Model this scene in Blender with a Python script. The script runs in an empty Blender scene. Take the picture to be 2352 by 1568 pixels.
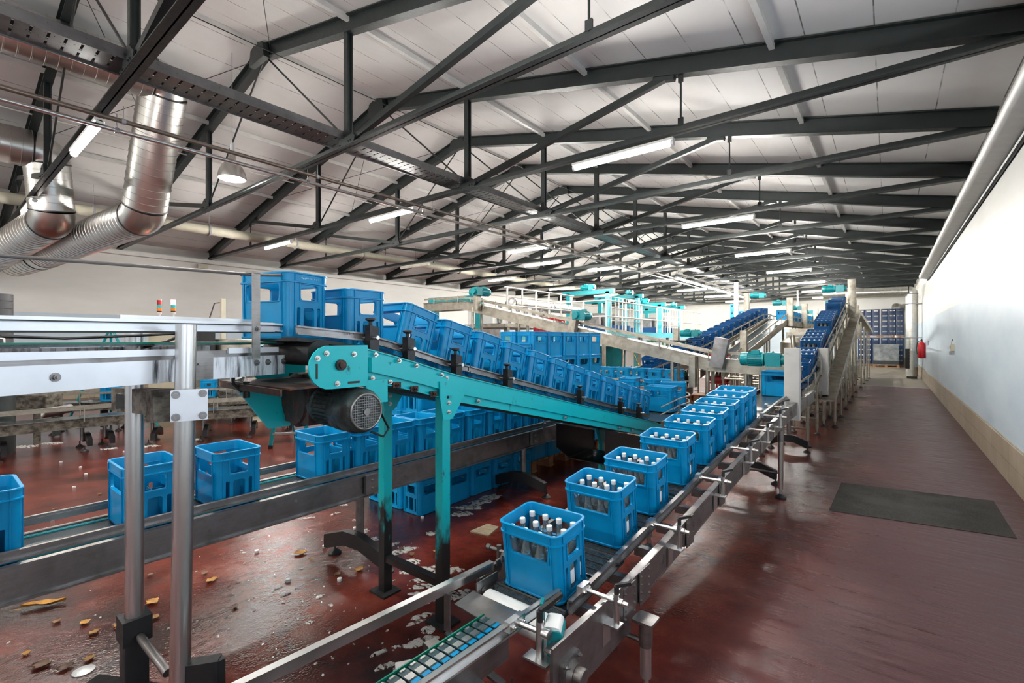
import bpy, bmesh, math, random
from mathutils import Vector, Matrix
random.seed(7)
# ---------------------------------------------------------------- camera, world, exposure
SC = bpy.context.scene
COL = SC.collection
F, CX, HY = 1086.0, 1176.0, 778.0      # focal length in pixels, principal column, horizon row of the photograph
TH = math.radians(38.5)                # the camera is turned this far left of the hall axis (+Y)
HC = 1.70                              # eye height
CT, ST = math.cos(TH), math.sin(TH)
cam_d = bpy.data.cameras.new('camera'); cam = bpy.data.objects.new('camera', cam_d); COL.objects.link(cam)
cam_d.sensor_width = 36.0; cam_d.lens = 36.0 * F / 2352.0
cam_d.shift_y = -6.0 / 2352.0
cam_d.clip_start = 0.05; cam_d.clip_end = 200
cam.location = (0, 0, HC); cam.rotation_euler = (math.pi / 2, 0, TH)
SC.camera = cam
SC.view_settings.view_transform = 'Standard'; SC.view_settings.look = 'None'
SC.view_settings.gamma = 1.0; SC.view_settings.use_curve_mapping = False
SC.view_settings.exposure = 3.2
DAY = 0.38                              # daylight outside the added, unseen windows of the right wall
W = bpy.data.worlds.new('world'); SC.world = W; W.use_nodes = True
W.node_tree.nodes['Background'].inputs[0].default_value = (0.80, 0.90, 1.0, 1); W.node_tree.nodes['Background'].inputs[1].default_value = DAY
SC.cycles.use_denoising = True
SC.cycles.max_bounces = 10; SC.cycles.transmission_bounces = 8; SC.cycles.diffuse_bounces = 3; SC.cycles.glossy_bounces = 4
SC.cycles.caustics_reflective = False; SC.cycles.caustics_refractive = False
SC.cycles.sample_clamp_indirect = 0.7; SC.cycles.sample_clamp_direct = 6.0; SC.cycles.blur_glossy = 1.0
LAMP = 35.0                            # strength of the fluorescent tubes

# measuring helpers: a pixel of the photograph plus one known coordinate gives a point of the hall
def ray(px, py):
    u = (px - CX) / F
    return Vector((u * CT - ST, u * ST + CT, (HY - py) / F))
def at_d(px, py, d): return ray(px, py) * d + Vector((0, 0, HC))
def at_x(px, py, X): r = ray(px, py); return at_d(px, py, X / r.x)
def at_y(px, py, Y): r = ray(px, py); return at_d(px, py, Y / r.y)
def at_z(px, py, Z=0.0): r = ray(px, py); return at_d(px, py, (Z - HC) / r.z)

# ---------------------------------------------------------------- materials
def _nt(name):
    m = bpy.data.materials.new(name); m.use_nodes = True
    nt = m.node_tree; b = nt.nodes['Principled BSDF']
    return m, nt, b
def _pos(nt, scale=(1, 1, 1), obj=True):
    t = nt.nodes.new('ShaderNodeTexCoord') if obj else nt.nodes.new('ShaderNodeNewGeometry')
    mp = nt.nodes.new('ShaderNodeMapping'); mp.inputs['Scale'].default_value = scale
    nt.links.new(t.outputs['Object' if obj else 'Position'], mp.inputs[0]); return mp.outputs[0]
def _noise(nt, vec, scale, detail=4, rough=0.55):
    n = nt.nodes.new('ShaderNodeTexNoise'); n.inputs['Scale'].default_value = scale
    n.inputs['Detail'].default_value = detail; n.inputs['Roughness'].default_value = rough
    nt.links.new(vec, n.inputs['Vector']); return n.outputs['Fac']
def _ramp(nt, fac, stops, interp='LINEAR'):
    r = nt.nodes.new('ShaderNodeValToRGB'); r.color_ramp.interpolation = interp
    e = r.color_ramp.elements
    while len(e) < len(stops): e.new(0.5)
    for k, (p, c) in enumerate(stops):
        e[k].position = p; e[k].color = (*c, 1) if len(c) == 3 else c
    nt.links.new(fac, r.inputs[0]); return r.outputs[0]
def _mix(nt, fac, a, b):
    m = nt.nodes.new('ShaderNodeMix'); m.data_type = 'RGBA'
    for s, v in ((m.inputs['Factor'], fac), (m.inputs['A'], a), (m.inputs['B'], b)):
        if hasattr(v, 'is_output'): nt.links.new(v, s)
        elif isinstance(v, (int, float)): s.default_value = v
        else: s.default_value = (*v, 1)
    return m.outputs['Result']
def _math(nt, op, a, b=None, clamp=False):
    m = nt.nodes.new('ShaderNodeMath'); m.operation = op; m.use_clamp = clamp
    for k, v in enumerate((a, b)):
        if v is None: continue
        if hasattr(v, 'is_output'): nt.links.new(v, m.inputs[k])
        else: m.inputs[k].default_value = v
    return m.outputs[0]
def _range(nt, v, a, b, c=0.0, d=1.0):
    m = nt.nodes.new('ShaderNodeMapRange')
    nt.links.new(v, m.inputs[0])
    for k, x in enumerate((a, b, c, d)): m.inputs[k + 1].default_value = x
    return m.outputs[0]
def _bump(nt, b, h, s, dist=0.01):
    n = nt.nodes.new('ShaderNodeBump'); n.inputs['Strength'].default_value = s; n.inputs['Distance'].default_value = dist
    nt.links.new(h, n.inputs['Height']); nt.links.new(n.outputs[0], b.inputs['Normal'])
def plain(name, c, rough=0.5, metal=0.0, var=0.12, scale=6.0, bump=0.0, spec=None, world=False, rv=0.08):
    """colour with slight mottling; small scratches in the roughness"""
    m, nt, b = _nt(name); v = _pos(nt, obj=not world)
    n = _noise(nt, v, scale)
    lo = tuple(max(0, x * (1 - var)) for x in c); hi = tuple(min(1, x * (1 + var)) for x in c)
    nt.links.new(_ramp(nt, n, [(0.3, lo), (0.7, hi)]), b.inputs['Base Color'])
    n2 = _noise(nt, v, scale * 7, 3)
    nt.links.new(_range(nt, n2, 0.3, 0.7, max(0.02, rough - rv), min(1, rough + rv)), b.inputs['Roughness'])
    b.inputs['Metallic'].default_value = metal
    if spec is not None: b.inputs['Specular IOR Level'].default_value = spec
    if bump: _bump(nt, b, n2, bump)
    return m
def grimy(name, c, dirt, amount=0.5, rough=0.4, metal=0.0, scale=(5, 5, 1.2), sharp=0.10, drough=0.7):
    """colour with dirt runs and stains of their own shape"""
    m, nt, b = _nt(name); v = _pos(nt, scale, obj=False)
    n = _noise(nt, v, 2.0, 8, 0.65)
    f = _range(nt, n, amount - sharp, amount + sharp, 1.0, 0.0)
    nt.links.new(_mix(nt, f, c, dirt), b.inputs['Base Color'])
    nt.links.new(_range(nt, f, 0, 1, rough, drough), b.inputs['Roughness'])
    nt.links.new(_range(nt, f, 0, 1, metal, metal * 0.4), b.inputs['Metallic'])
    return m
def brushed(name, c, rough=0.32, scale=(2, 2, 60), dirt=0.25):
    m, nt, b = _nt(name); v = _pos(nt, scale)
    n = _noise(nt, v, 3.0, 5, 0.6)
    n2 = _noise(nt, _pos(nt, (3, 3, 3)), 2.2, 5, 0.6)
    col = _ramp(nt, n, [(0.25, tuple(x * 0.8 for x in c)), (0.75, c)])
    nt.links.new(_mix(nt, _range(nt, n2, 0.42, 0.7, 0.0, dirt), col, (0.10, 0.085, 0.065)), b.inputs['Base Color'])
    nt.links.new(_range(nt, n2, 0.3, 0.7, max(.29, rough - 0.04), rough + 0.14), b.inputs['Roughness'])
    b.inputs['Metallic'].default_value = 1.0
    _bump(nt, b, n, 0.05)
    return m
def emit(name, c, s):
    m, nt, b = _nt(name)
    b.inputs['Base Color'].default_value = (*c, 1); b.inputs['Emission Color'].default_value = (*c, 1)
    b.inputs['Emission Strength'].default_value = s; return m

M = {}
M['crate'] = plain('crate_blue_plastic', (0.001, 0.240, 0.50), 0.30, var=0.10, scale=9, rv=0.015, spec=0.35)
M['crate_rim'] = plain('crate_rim_plastic', (0.001, 0.250, 0.52), 0.30, var=0.08, scale=9, rv=0.015, spec=0.35)
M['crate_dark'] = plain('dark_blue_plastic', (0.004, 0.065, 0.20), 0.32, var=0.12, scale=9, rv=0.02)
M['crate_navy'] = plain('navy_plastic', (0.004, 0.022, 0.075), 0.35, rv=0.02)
M['crate_red'] = plain('red_plastic', (0.50, 0.02, 0.02), 0.3)
M['divider'] = plain('divider_plastic', (0.001, 0.17, 0.33), 0.35)
M['emboss'] = plain('pale_embossed_marks', (0.30, 0.55, 0.72), 0.4)
M['turq'] = grimy('turquoise_paint', (0.003, 0.50, 0.55), (0.012, 0.05, 0.05), 0.32, 0.30, sharp=0.05, scale=(7, 7, 5))
M['turq_clean'] = plain('turquoise_machine_paint', (0.004, 0.235, 0.265), 0.32, var=0.15)
M['turq_pale'] = plain('pale_turquoise_paint', (0.10, 0.52, 0.60), 0.4, var=0.1)
M['steel'] = plain('polished_stainless_steel', (0.62, 0.61, 0.60), 0.31, metal=1.0, var=0.06, scale=5, rv=0.02)
M['steel_dirty'] = brushed('dirty_stainless_steel', (0.36, 0.345, 0.345), 0.36, dirt=0.6)
M['steel_beige'] = brushed('warm_stainless_steel', (0.47, 0.435, 0.37), 0.42, dirt=0.5)
M['panel_steel'] = grimy('stained_bright_steel', (0.84, 0.87, 0.92), (0.05, 0.056, 0.065), 0.45, 0.30, 0.45, (14, 14, 1.4), 0.08)
M['zinc'] = plain('galvanised_sheet', (0.66, 0.65, 0.62), 0.31, metal=1.0, var=0.06, scale=3, rv=0.02)
M['grease'] = grimy('greasy_grey_green_paint', (0.055, 0.085, 0.085), (0.02, 0.016, 0.014), 0.48, 0.35, 0.3, (6, 6, 6))
M['dark_steel'] = plain('dark_painted_steel', (0.022, 0.027, 0.027), 0.5, var=0.25, scale=12)
M['black'] = plain('black_paint', (0.008, 0.008, 0.009), 0.4, var=0.3)
M['rubber'] = plain('black_rubber', (0.010, 0.010, 0.011), 0.55)
M['rust'] = grimy('rusty_plate', (0.03, 0.022, 0.02), (0.16, 0.06, 0.035), 0.42, 0.5, 0.3, (9, 9, 9))
M['truss'] = plain('truss_grey_green_paint', (0.017, 0.023, 0.023), 0.42, var=0.2, scale=4)
M['panel_clean'] = plain('clean_bright_steel', (0.84, 0.87, 0.92), 0.32, metal=0.45, var=0.05, scale=7, rv=0.02)
M['cover'] = plain('pale_grey_enamel', (0.52, 0.50, 0.47), 0.4, var=0.06)
M['chain_teal'] = plain('wet_teal_chain', (0.035, 0.075, 0.085), 0.30, metal=0.4, var=0.4, scale=30, rv=0.02)
M['grime'] = grimy('grimy_brown_steel', (0.22, 0.20, 0.165), (0.035, 0.028, 0.02), 0.50, 0.38, 0.7, (5, 5, 8), 0.12)
M['white_paint'] = plain('white_paint', (0.72, 0.71, 0.68), 0.45, var=0.06)
M['cream'] = plain('cream_pipe_paint', (0.56, 0.53, 0.42), 0.4, var=0.08)
M['beige'] = plain('beige_cabinet_paint', (0.55, 0.50, 0.37), 0.45, var=0.06)
M['grey'] = plain('grey_enamel', (0.30, 0.30, 0.31), 0.45)
M['tray'] = plain('cable_tray_steel', (0.16, 0.16, 0.165), 0.35, metal=0.8, var=0.2)
M['col_grey'] = plain('dark_grey_plastic', (0.045, 0.045, 0.05), 0.5)
M['brown_pipe'] = plain('brown_stained_pipe', (0.16, 0.13, 0.11), 0.4, metal=0.6)
M['belt'] = plain('wet_dark_chain', (0.05, 0.065, 0.07), 0.22, metal=0.5, var=0.4, scale=40)
M['green_rim'] = plain('green_plastic_strip', (0.0, 0.16, 0.10), 0.35)
M['white_plastic'] = plain('white_plastic', (0.80, 0.80, 0.78), 0.4)
M['cap'] = plain('silver_white_cap', (0.86, 0.87, 0.87), 0.32, metal=0.2, rv=0.02)
M['label'] = plain('white_paper_label', (0.80, 0.81, 0.82), 0.5)
M['red'] = plain('red_gloss_paint', (0.55, 0.01, 0.015), 0.25)
M['amber'] = plain('amber_lens', (0.75, 0.22, 0.01), 0.2)
M['teal_lens'] = plain('teal_lens', (0.01, 0.45, 0.45), 0.2)
M['red_lens'] = plain('red_lens', (0.35, 0.01, 0.02), 0.2)
M['red_lit'] = emit('lit_red_lens', (1.0, 0.06, 0.05), 4.0)
M['yellow'] = plain('yellow_paint', (0.75, 0.45, 0.02), 0.4)
M['wood'] = plain('raw_pallet_wood', (0.30, 0.14, 0.06), 0.7, var=0.3)
M['tube'] = emit('lit_fluorescent_tube', (1.0, 0.97, 0.91), LAMP)
M['tube_off'] = plain('unlit_tube_cover', (0.75, 0.70, 0.58), 0.4)
M['bulb'] = emit('lit_lamp_bulb', (1.0, 0.98, 0.92), 30.0)
M['green_glow'] = emit('lit_green_lamp', (0.1, 1.0, 0.5), 3.0)
M['leaf'] = plain('dry_yellow_leaf', (0.42, 0.20, 0.03), 0.55, var=0.4, scale=30)
M['leaf_brown'] = plain('dry_brown_leaf', (0.16, 0.07, 0.025), 0.5, var=0.4, scale=30)
M['pale_patch'] = plain('pale_wet_cardboard', (0.26, 0.21, 0.14), 0.6, var=0.3, scale=25)
def glass(name, c, rough=0.0):
    m, nt, b = _nt(name); v = _pos(nt)
    nt.links.new(_ramp(nt, _noise(nt, v, 8), [(0.3, tuple(x * 0.97 for x in c)), (0.7, c)]), b.inputs['Base Color'])
    b.inputs['Transmission Weight'].default_value = 0.86; b.inputs['Roughness'].default_value = 0.08
    b.inputs['IOR'].default_value = 1.36; return m
M['glass'] = glass('clear_bottle_glass', (0.72, 0.82, 0.84))
M['green_glass'] = plain('green_bottle_glass', (0.02, 0.22, 0.06), 0.1)
M['film'] = plain('wrapping_film', (0.20, 0.215, 0.225), 0.34, var=0.45, scale=4, rv=0.03)
def foam():
    m, nt, b = _nt('white_soap_foam'); v = _pos(nt, obj=False)
    vo = nt.nodes.new('ShaderNodeTexVoronoi'); vo.inputs['Scale'].default_value = 85; nt.links.new(v, vo.inputs['Vector'])
    nt.links.new(_ramp(nt, vo.outputs['Distance'], [(0.05, (0.22, 0.19, 0.17)), (0.22, (0.62, 0.60, 0.56))]), b.inputs['Base Color'])
    b.inputs['Roughness'].default_value = 0.35; _bump(nt, b, vo.outputs['Distance'], 0.5)
    n = _noise(nt, _pos(nt, (1, 2.2, 1), obj=False), 17, 5, 0.65)
    nt.links.new(_range(nt, n, 0.40, 0.50), b.inputs['Alpha']); return m
M['foam'] = foam()

def floor_mat():
    m, nt, b = _nt('wet_red_epoxy_floor'); v = _pos(nt, obj=False)
    sep = nt.nodes.new('ShaderNodeSeparateXYZ'); g = nt.nodes.new('ShaderNodeNewGeometry')
    nt.links.new(g.outputs['Position'], sep.inputs[0])
    big = _noise(nt, v, 0.55, 5, 0.6); mid = _noise(nt, v, 3.2, 6, 0.6); fine = _noise(nt, v, 90, 3, 0.6)
    streak = _noise(nt, _pos(nt, (1.2, 9, 1), obj=False), 2.2, 5, 0.6)
    base = _ramp(nt, mid, [(0.30, (0.068, 0.011, 0.007)), (0.52, (0.122, 0.021, 0.013)), (0.68, (0.17, 0.040, 0.026)), (0.78, (0.27, 0.12, 0.09))])
    dirt = _range(nt, big, 0.50, 0.64, 0.0, 0.92)
    col = _mix(nt, dirt, base, (0.012, 0.008, 0.007))
    # the dry aisle along the right wall is dull and slightly grey, the floor under the lines stays wet
    dry = _math(nt, 'ADD', sep.outputs[0], _range(nt, big, 0.2, 0.8, -0.55, 0.55))
    dryf = _range(nt, dry, -1.15, -0.15, 0.0, 1.0)
    aisle = _ramp(nt, streak, [(0.30, (0.052, 0.018, 0.021)), (0.70, (0.088, 0.034, 0.038))])
    col = _mix(nt, dryf, col, aisle)
    nt.links.new(col, b.inputs['Base Color'])
    wetr = _range(nt, mid, 0.35, 0.65, 0.07, 0.20)
    dryr = _range(nt, streak, 0.3, 0.7, 0.26, 0.48)
    mr = nt.nodes.new('ShaderNodeMix'); nt.links.new(dryf, mr.inputs[0]); nt.links.new(wetr, mr.inputs[2]); nt.links.new(dryr, mr.inputs[3])
    nt.links.new(mr.outputs[0], b.inputs['Roughness']); nt.links.new(_range(nt, dryf, 0, 1, 0.40, 0.26), b.inputs['Specular IOR Level'])
    h = _math(nt, 'ADD', _math(nt, 'MULTIPLY', fine, 0.40), _math(nt, 'MULTIPLY', _noise(nt, v, 26, 3), 0.55))
    h = _math(nt, 'ADD', h, _math(nt, 'MULTIPLY', dryf, _math(nt, 'MULTIPLY', _noise(nt, _pos(nt, (7, 26, 1), obj=False), 1.0, 3), 0.9)))
    _bump(nt, b, h, 0.30, 0.012)
    return m
M['floor'] = floor_mat()
def concrete():
    m, nt, b = _nt('grey_concrete'); v = _pos(nt, obj=False)
    n = _noise(nt, v, 1.6, 8, 0.65); n2 = _noise(nt, v, 60, 3)
    nt.links.new(_ramp(nt, n, [(0.3, (0.11, 0.095, 0.07)), (0.7, (0.30, 0.26, 0.20))]), b.inputs['Base Color'])
    nt.links.new(_range(nt, n, 0.3, 0.7, 0.25, 0.55), b.inputs['Roughness']); _bump(nt, b, n2, 0.15); return m
M['concrete'] = concrete()
def tarmac():
    m, nt, b = _nt('dark_grey_floor_patch'); v = _pos(nt, obj=False)
    n = _noise(nt, v, 120, 4, 0.7); n2 = _noise(nt, v, 2.5, 4)
    c = _ramp(nt, n, [(0.35, (0.012, 0.012, 0.011)), (0.65, (0.048, 0.046, 0.041))])
    nt.links.new(_mix(nt, _range(nt, n2, 0.4, 0.7, 0, 0.4), c, (0.09, 0.08, 0.07)), b.inputs['Base Color'])
    b.inputs['Roughness'].default_value = 0.85; b.inputs['Specular IOR Level'].default_value = 0.2; _bump(nt, b, n, 0.3); return m
M['tarmac'] = tarmac()
def wall_mat():
    m, nt, b = _nt('two_tone_wall_paint'); v = _pos(nt, obj=False)
    g = nt.nodes.new('ShaderNodeNewGeometry'); sep = nt.nodes.new('ShaderNodeSeparateXYZ'); nt.links.new(g.outputs['Position'], sep.inputs[0])
    f = _range(nt, sep.outputs[2], 2.418, 2.424, 1.0, 0.0)
    n = _noise(nt, _pos(nt, (0.5, 0.5, 1.5), obj=False), 1.4, 6, 0.6)
    up = _ramp(nt, n, [(0.3, (0.66, 0.65, 0.615)), (0.7, (0.74, 0.73, 0.70))])
    lo = _ramp(nt, n, [(0.3, (0.47, 0.57, 0.66)), (0.7, (0.58, 0.67, 0.74))])
    nt.links.new(_mix(nt, f, up, lo), b.inputs['Base Color'])
    b.inputs['Roughness'].default_value = 0.42; _bump(nt, b, _noise(nt, v, 40, 3), 0.05); return m
M['wall'] = wall_mat()
def tile_mat():
    m, nt, b = _nt('beige_tile_plinth'); 
    v = _pos(nt, obj=False)
    br = nt.nodes.new('ShaderNodeTexBrick'); br.offset = 0.0
    mp = nt.nodes.new('ShaderNodeMapping'); mp.inputs['Rotation'].default_value = (0, math.pi / 2, math.pi / 2)
    sp = nt.nodes.new('ShaderNodeSeparateXYZ'); cb = nt.nodes.new('ShaderNodeCombineXYZ')
    nt.links.new(v, sp.inputs[0]); nt.links.new(sp.outputs[1], cb.inputs[0]); nt.links.new(sp.outputs[2], cb.inputs[1])
    nt.links.new(cb.outputs[0], br.inputs['Vector'])
    br.inputs['Color1'].default_value = (0.30, 0.24, 0.17, 1); br.inputs['Color2'].default_value = (0.36, 0.29, 0.21, 1)
    br.inputs['Mortar'].default_value = (0.14, 0.11, 0.08, 1); br.inputs['Scale'].default_value = 1.0
    br.inputs['Brick Width'].default_value = 0.40; br.inputs['Row Height'].default_value = 0.24; br.inputs['Mortar Size'].default_value = 0.004
    n = _noise(nt, v, 3, 6)
    nt.links.new(_mix(nt, _range(nt, n, 0.45, 0.75, 0, 0.5), br.outputs[0], (0.42, 0.37, 0.30)), b.inputs['Base Color'])
    b.inputs['Roughness'].default_value = 0.5; return m
M['tile'] = tile_mat()
def ceil_mat():
    m, nt, b = _nt('white_ceiling_boards'); v = _pos(nt, obj=False)
    sp = nt.nodes.new('ShaderNodeSeparateXYZ'); nt.links.new(v, sp.inputs[0])
    # boards run along the hall, 0.61 m wide, butt joints every 2.4 m
    fx = _math(nt, 'FRACT', _math(nt, 'DIVIDE', _math(nt, 'ADD', sp.outputs[0], 30.0), 0.61))
    dx = _math(nt, 'ABSOLUTE', _math(nt, 'SUBTRACT', fx, 0.5))
    seam = _range(nt, dx, 0.486, 0.494, 0.0, 1.0)
    brk = _noise(nt, _pos(nt, (0.8, 1.6, 1), obj=False), 1.7, 4, 0.6)
    seam = _math(nt, 'MULTIPLY', seam, _range(nt, brk, 0.40, 0.56, 0.10, 0.9))
    n = _noise(nt, v, 0.9, 6, 0.6)
    c = _ramp(nt, n, [(0.3, (0.76, 0.745, 0.725)), (0.7, (0.86, 0.845, 0.825))])
    nt.links.new(_mix(nt, seam, c, (0.10, 0.10, 0.10)), b.inputs['Base Color'])
    b.inputs['Roughness'].default_value = 0.6; return m
M['ceiling'] = ceil_mat()
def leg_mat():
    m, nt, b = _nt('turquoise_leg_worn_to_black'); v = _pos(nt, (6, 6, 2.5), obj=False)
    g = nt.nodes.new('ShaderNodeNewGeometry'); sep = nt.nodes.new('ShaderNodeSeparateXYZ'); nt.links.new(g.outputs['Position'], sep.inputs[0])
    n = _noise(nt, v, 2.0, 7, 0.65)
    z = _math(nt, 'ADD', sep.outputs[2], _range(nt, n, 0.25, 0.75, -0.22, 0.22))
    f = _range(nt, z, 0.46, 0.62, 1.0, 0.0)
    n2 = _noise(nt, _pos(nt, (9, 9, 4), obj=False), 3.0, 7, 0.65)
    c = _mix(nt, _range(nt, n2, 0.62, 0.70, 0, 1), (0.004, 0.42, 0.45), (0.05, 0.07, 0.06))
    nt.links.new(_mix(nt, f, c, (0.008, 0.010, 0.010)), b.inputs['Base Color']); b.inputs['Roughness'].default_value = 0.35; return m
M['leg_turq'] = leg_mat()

# ---------------------------------------------------------------- mesh building
def tag(o, label=None, cat=None, group=None, kind=None):
    if label: o['label'] = label
    if cat: o['category'] = cat
    if group: o['group'] = group
    if kind: o['kind'] = kind
    return o
def thing(name, label, cat, loc=(0, 0, 0), rz=0.0, group=None):
    o = bpy.data.objects.new(name, None); COL.objects.link(o); o.empty_display_size = 0.1
    o.location = loc; o.rotation_euler = (0, 0, rz)
    return tag(o, label, cat, group)
def world_loc(o):
    v = Vector(o.location)
    return v + world_loc(o.parent) if o.parent else v
def frame_of(d, up=Vector((0, 0, 1))):
    d = d.normalized()
    if abs(d.dot(up)) > 0.999: up = Vector((0, 1, 0))
    s = d.cross(up).normalized(); u = s.cross(d).normalized()
    return d, s, u
class MB:
    """collects shapes in world coordinates; build() links them as ONE mesh object"""
    def __init__(s): s.v = []; s.f = []; s.mi = []; s.m = 0
    def add(s, vs, fs):
        n = len(s.v); s.v += [tuple(x) for x in vs]
        for q in fs: s.f.append([i + n for i in q]); s.mi.append(s.m)
    def box(s, c, size, R=None):
        c = Vector(c); hx, hy, hz = (x / 2 for x in size); vs = []
        for x, y, z in ((-1,-1,-1),(1,-1,-1),(1,1,-1),(-1,1,-1),(-1,-1,1),(1,-1,1),(1,1,1),(-1,1,1)):
            p = Vector((x * hx, y * hy, z * hz)); vs.append(c + (R @ p if R else p))
        s.add(vs, [(3,2,1,0),(4,5,6,7),(0,1,5,4),(1,2,6,5),(2,3,7,6),(3,0,4,7)]); return s
    def rbox(s, c, size, r, R=None, n=3, axis=2):
        """box with rounded edges along one axis"""
        a, b2 = [k for k in range(3) if k != axis]
        pts = rrect(size[a], size[b2], r, n)
        if axis == 1: pts = pts[::-1]
        h = size[axis] / 2; vs = []
        for sgn in (-1, 1):
            for p in pts:
                q = [0, 0, 0]; q[a] = p[0]; q[b2] = p[1]; q[axis] = sgn * h
                q = Vector(q); vs.append(Vector(c) + (R @ q if R else q))
        k = len(pts)
        s.add(vs, [tuple(range(k))[::-1], tuple(range(k, 2 * k))] + [(i, (i + 1) % k, k + (i + 1) % k, k + i) for i in range(k)]); return s
    def bar(s, p, q, w, h, up=Vector((0, 0, 1))):
        p, q = Vector(p), Vector(q); d, sd, u = frame_of(q - p, up); vs = []
        for e in (p, q):
            for a, b2 in ((-1,-1),(1,-1),(1,1),(-1,1)): vs.append(e + sd * (a * w / 2) + u * (b2 * h / 2))
        s.add(vs, [(3,2,1,0),(4,5,6,7),(0,1,5,4),(1,2,6,5),(2,3,7,6),(3,0,4,7)]); return s
    def ibeam(s, p, q, w, h, t=0.014, up=Vector((0, 0, 1))):
        p, q = Vector(p), Vector(q); d, sd, u = frame_of(q - p, up)
        s.bar(p, q, t, h - 2 * t, up)
        s.bar(p + u * (h - t) / 2, q + u * (h - t) / 2, w, t, up); s.bar(p - u * (h - t) / 2, q - u * (h - t) / 2, w, t, up); return s
    def angle(s, p, q, w, h, t=0.01):
        p, q = Vector(p), Vector(q); d, sd, u = frame_of(q - p)
        s.bar(p, q, t, h); o = sd * (w - t) / 2 - u * (h - t) / 2
        s.bar(p + o, q + o, w, t); return s
    def tube(s, p, q, r, n=12, r2=None, caps=True):
        p, q = Vector(p), Vector(q); d, sd, u = frame_of(q - p); r2 = r if r2 is None else r2; vs = []
        for e, rr in ((p, r), (q, r2)):
            for k in range(n):
                a = 2 * math.pi * k / n; vs.append(e + sd * (math.cos(a) * rr) + u * (math.sin(a) * rr))
        fs = [(k, (k + 1) % n, n + (k + 1) % n, n + k) for k in range(n)]
        if caps: fs += [tuple(range(n))[::-1], tuple(range(n, 2 * n))]
        s.add(vs, [f[::-1] for f in fs] if False else fs); return s
    def path(s, pts, r, n=10, closed=False):
        pts = [Vector(p) for p in pts]; m = len(pts); rings = []
        prev = None
        for k in range(m):
            if closed: d = (pts[(k + 1) % m] - pts[k - 1])
            else: d = (pts[min(k + 1, m - 1)] - pts[max(k - 1, 0)])
            d, sd, u = frame_of(d, prev if prev is not None else Vector((0, 0, 1)))
            prev = u
            rr = r[k] if isinstance(r, (list, tuple)) else r
            rings.append([pts[k] + sd * (math.cos(2 * math.pi * j / n) * rr) + u * (math.sin(2 * math.pi * j / n) * rr) for j in range(n)])
        vs = [v for q in rings for v in q]; fs = []
        for k in range(m if closed else m - 1):
            a, b2 = k * n, ((k + 1) % m) * n
            fs += [(a + j, a + (j + 1) % n, b2 + (j + 1) % n, b2 + j) for j in range(n)]
        if not closed: fs += [tuple(range(n))[::-1], tuple(range((m - 1) * n, m * n))]
        s.add(vs, fs); return s
    def lathe(s, prof, o=(0, 0, 0), axis=(0, 0, 1), n=16):
        """prof: (radius, height) pairs, closed at the axis"""
        o = Vector(o); d, sd, u = frame_of(Vector(axis)); vs = []
        for r, h in prof:
            for k in range(n):
                a = 2 * math.pi * k / n; vs.append(o + d * h + sd * (math.cos(a) * r) + u * (math.sin(a) * r))
        fs = []
        for i in range(len(prof) - 1):
            fs += [(i * n + k, i * n + (k + 1) % n, (i + 1) * n + (k + 1) % n, (i + 1) * n + k) for k in range(n)]
        fs += [tuple(range(n))[::-1], tuple(range((len(prof) - 1) * n, len(prof) * n))]
        s.add(vs, fs); return s
    def strip(s, pts, off, zo, w, h):
        """rectangle swept along a polyline, shifted sideways (left is positive) and up"""
        pts = [Vector(p) for p in pts]; m = len(pts); vs = []
        for k in range(m):
            d = pts[min(k + 1, m - 1)] - pts[max(k - 1, 0)]; d.z = 0; d.normalize()
            l = Vector((-d.y, d.x, 0))
            c = pts[k] + l * off + Vector((0, 0, zo))
            for a, b2 in ((-1,-1),(1,-1),(1,1),(-1,1)): vs.append(c - l * (a * w / 2) + Vector((0, 0, b2 * h / 2)))
        fs = [(3,2,1,0), tuple(4 * (m - 1) + i for i in range(4))]
        for k in range(m - 1):
            a = 4 * k
            fs += [(a + j, a + (j + 1) % 4, a + 4 + (j + 1) % 4, a + 4 + j) for j in range(4)]
        s.add(vs, fs); return s
    def prism(s, poly, o, ux, uy, t):
        """polygon in the plane (o, ux, uy) given thickness t along ux x uy"""
        o, ux, uy = Vector(o), Vector(ux), Vector(uy); n = ux.cross(uy).normalized(); k = len(poly)
        vs = [o + ux * a + uy * b2 for a, b2 in poly] + [o + ux * a + uy * b2 + n * t for a, b2 in poly]
        s.add(vs, [tuple(range(k))[::-1], tuple(range(k, 2 * k))] + [(i, (i + 1) % k, k + (i + 1) % k, k + i) for i in range(k)]); return s
    def bolt(s, p, axis, r=0.008, h=0.008):
        p = Vector(p); a = Vector(axis).normalized()
        s.tube(p, p + a * h * 0.35, r * 1.45, 12); s.tube(p, p + a * h, r, 6); s.tube(p, p + a * h * 1.6, r * 0.5, 8); return s
    def mesh(s, name, mats, smooth=40):
        me = bpy.data.meshes.new(name); me.from_pydata(s.v, [], s.f)
        for m in (mats if isinstance(mats, (list, tuple)) else [mats]): me.materials.append(m)
        if any(s.mi): me.polygons.foreach_set('material_index', s.mi)
        bm = bmesh.new(); bm.from_mesh(me); bmesh.ops.recalc_face_normals(bm, faces=bm.faces); bm.to_mesh(me); bm.free()
        if smooth:
            me.polygons.foreach_set('use_smooth', [True] * len(me.polygons)); me.set_sharp_from_angle(angle=math.radians(smooth))
        me.update(); return me
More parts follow.
